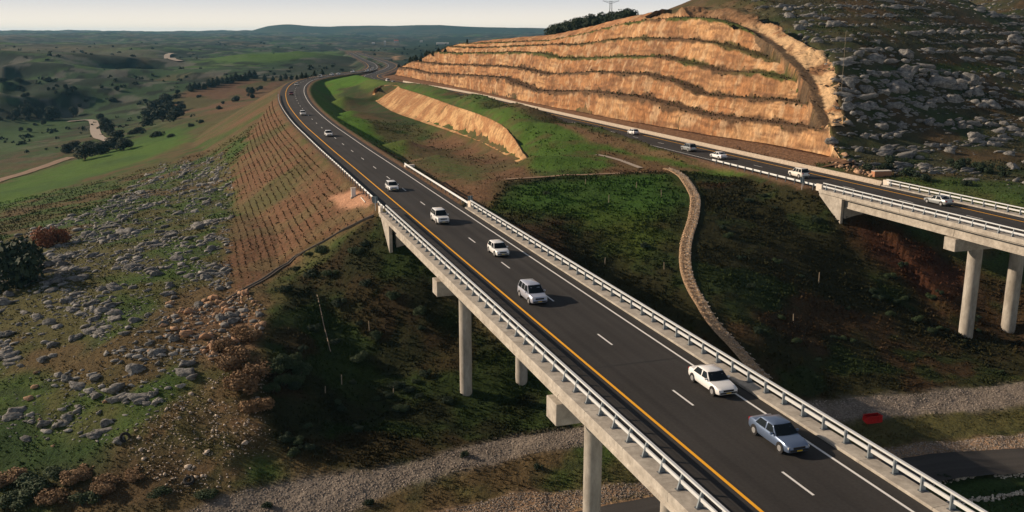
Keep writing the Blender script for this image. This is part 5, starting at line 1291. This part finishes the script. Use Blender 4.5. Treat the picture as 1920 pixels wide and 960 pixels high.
for px, py, h, gr_ in [(770,122,12,0),(780,120,12,0),(775,116,10,0),(790,116,12,0),(800,112,12,0),(812,108,11,0),(748,128,9,0),(790,108,10,0),(805,104,9,0),(822,102,9,0),(835,98,8,0)]:
    put(T_pine, px, py, h, 'pine in the dark wood beyond the left tip of the cliff', 'wood beyond the left tip of the cliff', 1.7)
put(T_cyp, 876, 82, 9, 'lone dark tree on the upper left shoulder of the cliff', None, 1.8)
# shrubs close by
for px, py, h, K_, l in [(440,690,40,T_rust,'fluffy brown shrub'),(462,640,30,T_rust,'fluffy brown shrub'),(450,740,40,T_rust,'fluffy brown shrub'),(480,715,36,T_rust,'fluffy brown shrub'),(478,770,34,T_rust,'fluffy brown shrub'),(420,660,26,T_rust,'fluffy brown shrub')]:
    put(K_, px, py, h, 'fluffy brown shrub on the lit slope left of the dark bank', 'brown shrubs left of the dark bank', 1.25)
for px, py, h in [(20,905,36),(60,925,40),(120,890,34),(155,905,36),(95,945,36),(200,925,34),(30,950,34),(250,905,26),(390,935,22),(300,935,22),(165,955,30)]: put(T_rust if (px//5) % 3 else T_bush, px, py, h*.7, 'brown shrub in the scrub at the lower left corner', 'scrub at the lower left corner', 1.9)
for px, py, h in [(525,690,26),(540,700,26),(515,712,26),(550,680,22),(565,705,24),(530,720,24),(510,735,20),(556,722,20)]: put(T_bush, px, py, h, 'bright green shrub in the patch at the left edge of the dark bank', 'green patch at the edge of the dark bank', 1.0)
r = np.random.default_rng(14)
for k in range(46):
    px, py = r.uniform(530, 840), r.uniform(450, 860)
    if px > 700 and py < 400+(px-700)*.9+90: continue
    put(T_dark if k % 3 else T_bush, px, py, r.uniform(8, 18), 'low dark shrub on the shaded bank left of the near viaduct', 'low shrubs on the bank left of the viaduct', 1.3)
for k in range(70):
    px, py = r.uniform(1000, 1880), r.uniform(350, 730)
    if py > 560+(px-1250)*.62 or (py < 350+(px-1450)*.55) or px < 1000+(py-400)*1.2+60: continue
    if abs(px-1295) < 40: continue
    put(T_dark if k % 3 else T_bush, px, py, r.uniform(6, 13), 'low dark shrub on the slope between the viaducts', 'low shrubs on the slope between the viaducts', 1.3)
for k in range(16):
    px, py = r.uniform(1620, 1900), r.uniform(300, 352); 
    if py > 330+(px-1620)*.10: continue
    put(T_dark, px, py, r.uniform(10, 20), 'dark scrub bush at the foot of the rocky hillside', 'scrub at the foot of the rocky hillside', 1.2)
for px, py, h in [(1770,903,18),(870,858,14),(1010,880,12),(500,955,16),(690,950,16)]: put(T_dark, px, py, h, 'small weed clump beside the gravel in the valley bottom', 'weed clumps in the valley bottom', 1.0)
# brush on the benches of the cliff (stuff)
r = np.random.default_rng(77); bx, by, bz, bmk = CLIFF_PTS; sel = np.argwhere(bmk > .5); sel = sel[r.integers(0, len(sel), 5500)]
VV = []; CC = []
for (j, i_) in sel:
    p = np.array([bx[j, i_], by[j, i_], bz[j, i_]]) + np.r_[r.normal(size=2)*.25, 0]; h = r.uniform(.15, .42); cgr = np.array([.15, .10, .06]) if r.uniform() < .6 else np.array([.045, .06, .018])
    for k in range(2):
        a = r.uniform(0, 6.28); o_ = np.array([math.cos(a), math.sin(a), 0])*h*.5; l_ = r.normal(size=3)*h*.2; VV += [p-o_, p+o_, p+o_*.8+l_+[0, 0, h], p-o_*.8+l_+[0, 0, h]]; CC += [cgr*r.uniform(.6, 1.3)]*4
o = obj('bench_scrub', np.array(VV), np.arange(len(VV)).reshape(-1, 4), M['tuft'], col=np.array(CC)); tag(o, 'dry brush and grass growing along the benches of the cliff', 'scrub', kind='stuff')
for K_ in (T_round, T_pine, T_cyp, T_bush, T_dark, T_rust, T_red): K_.done()
# ------------------------------------------------------------------ small things
print('small things...')
def gp(px, py): q = hit(px, py); q[2] = float(ground([q[0]], [q[1]], True, False)[0]); return q
q = gp(663, 372); ub = thing('utility_cabinet', 'white utility cabinet standing on the small clearing beside the embankment', 'cabinet', tuple(q), .3)
MB().box((0, 0, .7), (.7, .55, 1.5)).obj('cabinet_body', M['white_conc'], ub); MB().box((0, 0, 1.49), (.8, .65, .08)).obj('cabinet_roof', M['white_conc'], ub); MB().box((0, 0, -.1), (.9, .75, .3)).obj('plinth', M['concrete'], ub)
MB().box((0, -.285, .75), (.55, .02, 1.2)).obj('cabinet_door', M['steel'], ub)
q = gp(677, 374); q2 = gp(685, 383); pl = MB().tube((0, 0, 0), tuple(q2-q), .09, .09, 8).obj('white_pole', M['white_conc']); pl.location = tuple(q+np.array([0, 0, .1])); tag(pl, 'white pole lying on the clearing beside the utility cabinet', 'pole')
q = gp(1635, 797); rb = thing('red_crate', 'crumpled red plastic crate lying beside the gravel right of the near viaduct', 'crate', tuple(q), .25)
mb = MB(); V = [(-1.0,-.5,0),(1.0,-.45,0),(1.05,.5,0),(-.95,.55,0),(-.85,-.42,.75),(.95,-.4,.85),(.92,.45,.8),(-1.0,.4,.7)]
mb.add(V, [(0,1,5,4),(1,2,6,5),(2,3,7,6),(3,0,4,7),(0,3,2,1)]); s_ = mb.obj('crate_body', M['red_plastic'], rb)
sl = MB()
for k in range(6): sl.box((-.8+k*.32, -.50, .42), (.06, .05, .7))
sl.box((0, -.47, .80), (1.9, .08, .08)); sl.box((0, .45, .78), (1.9, .08, .08)); sl.obj('crate_rim', M['red_plastic'], rb)
def tyre(px, py, label, rot):
    q = gp(px, py); V = []; Fc = []; n_, m_ = 22, 10
    for i_ in range(n_):
        a = 2*math.pi*i_/n_
        for j in range(m_): b = 2*math.pi*j/m_; rr_ = .42+.15*math.cos(b); V.append((math.cos(a)*rr_, math.sin(a)*rr_, .14*math.sin(b)))
    for i_ in range(n_):
        for j in range(m_): Fc.append((i_*m_+j, ((i_+1) % n_)*m_+j, ((i_+1) % n_)*m_+(j+1) % m_, i_*m_+(j+1) % m_))
    o = obj('old_tyre', V, Fc, M['rubber'], smooth=True); o.location = (q[0], q[1], q[2]+.25); o.rotation_euler = rot; tag(o, label, 'tyre', 'old tyres dumped on the slope')
tyre(235, 826, 'old tyre leaning on the brown slope among dry grass', (1.2, .2, .4)); tyre(355, 912, 'old tyre lying near the gravel at the lower left', (.35, .1, 0))
for px, py, hp, l in [(1193,352,12,'wooden stake near the top of the green slope'),(1240,372,14,'wooden stake left of the upper drain bend'),(1141,384,16,'wooden stake in the middle of the green slope'),(1097,345,10,'short wooden stake at the left top of the green slope'),(1245,512,14,'wooden stake left of the drain at mid slope'),(1535,532,22,'pale thick stake on the dark slope right of the drain'),(1487,612,18,'thin stake low on the dark slope right of the drain'),(693,622,20,'stake upright on the dark bank left of the near viaduct'),(641,728,20,'leaning stake low on the dark bank'),(610,748,14,'stake at the bottom left of the dark bank'),(738,742,14,'short stake in a dry tuft near the pier'),(1134,497,14,'thin stake in the shade right of the near viaduct')]:
    q = gp(px, py); h = hp/F*q[1]; o = MB().tube((0, 0, -.3), (random.uniform(-.08, .12), 0, h), .07, .05, 7).obj('wooden_stake', M['wood']); o.location = tuple(q); tag(o, l, 'stake', 'stakes marking the planted slopes')
def channel(name, pix, w, m, label, cat):
    L = Line(hits(pix), step=3); us = np.arange(0, L.len, 1.5); p = L.at(us); p[:, 2] = ground(p[:, 0], p[:, 1])+.08; c = p.mean(0); tx = np.interp(us, L.s, L.t[:, 0]); ty = np.interp(us, L.s, L.t[:, 1])
    o = MB().sweep(p-c, [(-w, -.2), (-w, .12), (-w*.6, .12), (-w*.35, -.02), (w*.35, -.02), (w*.6, .12), (w, .12), (w, -.2)], np.c_[ty, -tx]).obj(name, m); o.location = tuple(c); return tag(o, label, cat)
M['dark_conc'] = mat('dark_concrete', (.12, .10, .08), var=.2, scale=3)
channel('drain_channel', [(700,404),(650,428),(600,456),(550,486),(500,520),(460,545),(425,565)], .36, M['dark_conc'], 'narrow concrete drain channel running down beside the planted embankment', 'drain')
q = gp(595, 562); q2 = gp(620, 664); nP = 14; pp = np.linspace(q, q2, nP); pp[:, 2] = ground(pp[:, 0], pp[:, 1])+.15
mb = MB(); [mb.tube(pp[i_]-pp[0], pp[i_+1]-pp[0], .06, .06, 6) for i_ in range(nP-1)]; o = mb.obj('irrigation_pipe', M['wood']); o.location = tuple(pp[0]); tag(o, 'thin pale pipe lying down the dark bank left of the near viaduct', 'pipe')
def sign_panel(L, u, off, label, w=.75, h=1.0, zc=1.6):
    p = L.at(u, off); p[2] = float(ground([p[0]], [p[1]], True, False)[0]) if True else 0; t = L.dir(u); r_ = thing('sign_panel', label, 'sign', tuple(p), math.atan2(t[1], t[0]))
    MB().tube((0, 0, -.3), (0, 0, zc+h/2), .04, .04, 8).obj('post', M['steel'], r_); MB().box((.05, 0, zc), (.03, w, h)).obj('panel', M['sign_back'], r_)
sign_panel(L1, AB1+9.5, -7.4, 'narrow grey object marker panel at the left end of the near viaduct'); sign_panel(L1, AB1+8, 6.7, 'narrow grey object marker panel at the median end of the near viaduct'); sign_panel(L2, AB2+9, -6.6, 'green marker panel at the grass side of the farther viaduct end')
# white block lying beyond the median guardrail
q = gp(768, 315); o = MB().box((0, 0, .25), (2.0, .9, .5), .5).obj('concrete_block', M['white_conc']); o.location = tuple(q); bv = o.modifiers.new('b', 'BEVEL'); bv.width = .12; bv.segments = 2; tag(o, 'low white concrete block on bare soil behind the median guardrail', 'block')
q = gp(1652, 331); o = thing('stone_box', 'reddish brick block lying beside the farther viaduct end', 'block', tuple(q), .2)
M['brick'] = mat('brick_red', (.42, .20, .11), var=.2, scale=4); MB().box((0, 0, .4), (3.4, 1.1, 1.0)).obj('block_body', M['brick'], o); MB().box((0, 0, .94), (3.5, 1.2, .08)).obj('block_cap', M['white_conc'], o)
# low masonry kerb and stone wall near the lower road
for pix, l in (([(1738,908),(1780,900),(1830,893)], 'low pale stone kerb beside the lower road at right'), ([(1870,897),(1900,893),(1960,892)], 'pale stone headwall at the right edge beside the lower road'), ([(1760,950),(1830,938),(1925,925)], 'rough white stone wall crossing the green patch at lower right')):
    L = Line(hits(pix), step=2); VV = []; FF_ = []; CC = []; nb = 0; r = np.random.default_rng(3)
    c0 = L.at(0)
    for u_ in np.arange(0, L.len, .16):
        for kk in range(2):
            p = L.at(u_, r.uniform(-.35, .35)); W_, Fc = LOWR[r.integers(6)]; z0 = float(ground([p[0]], [p[1]])[0]) if kk == 0 else z0
            VV.append(W_*r.uniform(.12, .24)+np.array([p[0], p[1], z0+kk*.18+.05])-c0); FF_.append(Fc+nb); nb += len(W_); CC.append(np.tile(np.array([.62, .56, .48])*r.uniform(.6, 1.1), (len(W_), 1)))
    o = obj('stone_wall', np.concatenate(VV), np.concatenate(FF_), M['rock_attr'], col=np.concatenate(CC)); o.location = tuple(c0); tag(o, l, 'wall', 'low stone walls by the lower road')
# pylon on the skyline, with a marker pole on the rocky hill
d = ray(1145, 24); D0 = 620.; X0 = d[0]/d[1]*D0; z0 = float(ground([X0], [D0], True, False)[0]); ztop = CAMZ+(YH-5)/F*D0
py_ = thing('power_pylon', 'lattice power pylon standing behind the skyline trees', 'pylon', (X0, D0, z0)); H = ztop-z0
mb = MB(); bw = 2.2; tp = .6
cor = [(-1, -1), (1, -1), (1, 1), (-1, 1)]
for a in cor: mb.tube((a[0]*bw, a[1]*bw, 0), (a[0]*tp, a[1]*tp, H), .14, .10, 5)
for k in range(7):
    t0, t1 = k/7, (k+1)/7; w0 = bw+(tp-bw)*t0; w1 = bw+(tp-bw)*t1
    for i_ in range(4): a = cor[i_]; b = cor[(i_+1) % 4]; mb.tube((a[0]*w0, a[1]*w0, H*t0), (b[0]*w1, b[1]*w1, H*t1), .07, .07, 4)
mb.obj('tower_frame', M['steel_dark'], py_)
for z_, w_ in ((H*.99, 5.5),):
    for sg in (-1, 1):
        m2 = MB(); m2.tube((0, 0, z_-1.3), (sg*w_, 0, z_+.5), .13, .08, 5); m2.tube((0, 0, z_), (sg*w_, 0, z_+.5), .13, .08, 5); m2.obj('cross_arm', M['steel_dark'], py_)
q = gp(1577, 178); hp = 108/F*q[1]; o = MB().tube((0, 0, -.4), (0, 0, hp), .04, .03, 6).obj('survey_pole', M['wood']); o.location = tuple(q); tag(o, 'thin upright pole on the rocky hillside right of the cliff', 'pole')
# far settlement: low buildings near the top centre
for px, py, w, h, l, m_ in [(743,82,8,5,'small red roofed building far away above the second bend',1),(722,88,3,8,'tiny pale tower-like house far away',0),(830,84,22,3,'long low white shed far away left of the cliff shoulder',0),(700,84,5,3,'tiny pale house left of the red roofed building',0),(790,80,5,3,'tiny pale house between the red roof and the long shed',0)]:
    q = gp(px, py); s_ = q[1]/F; b_ = thing('farm_building', l, 'building', tuple(q), .1); W_, H_ = w*s_, h*s_
    MB().box((0, 0, H_*.4), (W_, max(8, W_*.5), H_*.8)).obj('wall', M['white_conc'], b_)
    dd = max(8, W_*.5)/2+.5; ww_ = W_/2+.5; V = [(-ww_, -dd, H_*.8), (ww_, -dd, H_*.8), (ww_, dd, H_*.8), (-ww_, dd, H_*.8), (-ww_, 0, H_*1.1), (ww_, 0, H_*1.1)]
    if 'mroof' not in M: M['mroof'] = mat('roof_tiles', (.45, .10, .06), rough=.8); M['wroof'] = mat('roof_sheet', (.5, .5, .5), rough=.7)
    MB().add(V, [(0,1,5,4),(2,3,4,5),(0,4,3),(1,2,5),(0,3,2,1)]).obj('roof', M['mroof'] if m_ else M['wroof'], b_)
# ------------------------------------------------------------------ haze
hz_ = MB().box((0, 4200, 7.5), (14000, 11000, 125)).obj('haze', None); hz_['kind'] = 'stuff'; hz_['label'] = 'thin bluish air haze over the whole valley'; hz_['category'] = 'haze'
hm = bpy.data.materials.new('haze'); hm.use_nodes = True; t = hm.node_tree; t.nodes.clear(); mo = t.nodes.new('ShaderNodeOutputMaterial'); pv = t.nodes.new('ShaderNodeVolumePrincipled')
pv.inputs['Color'].default_value = (.26, .60, .92, 1); pv.inputs['Density'].default_value = 5e-5; pv.inputs['Anisotropy'].default_value = .2
t.links.new(pv.outputs[0], mo.inputs['Volume']); hz_.data.materials.append(hm)
print('done', len(bpy.data.objects))
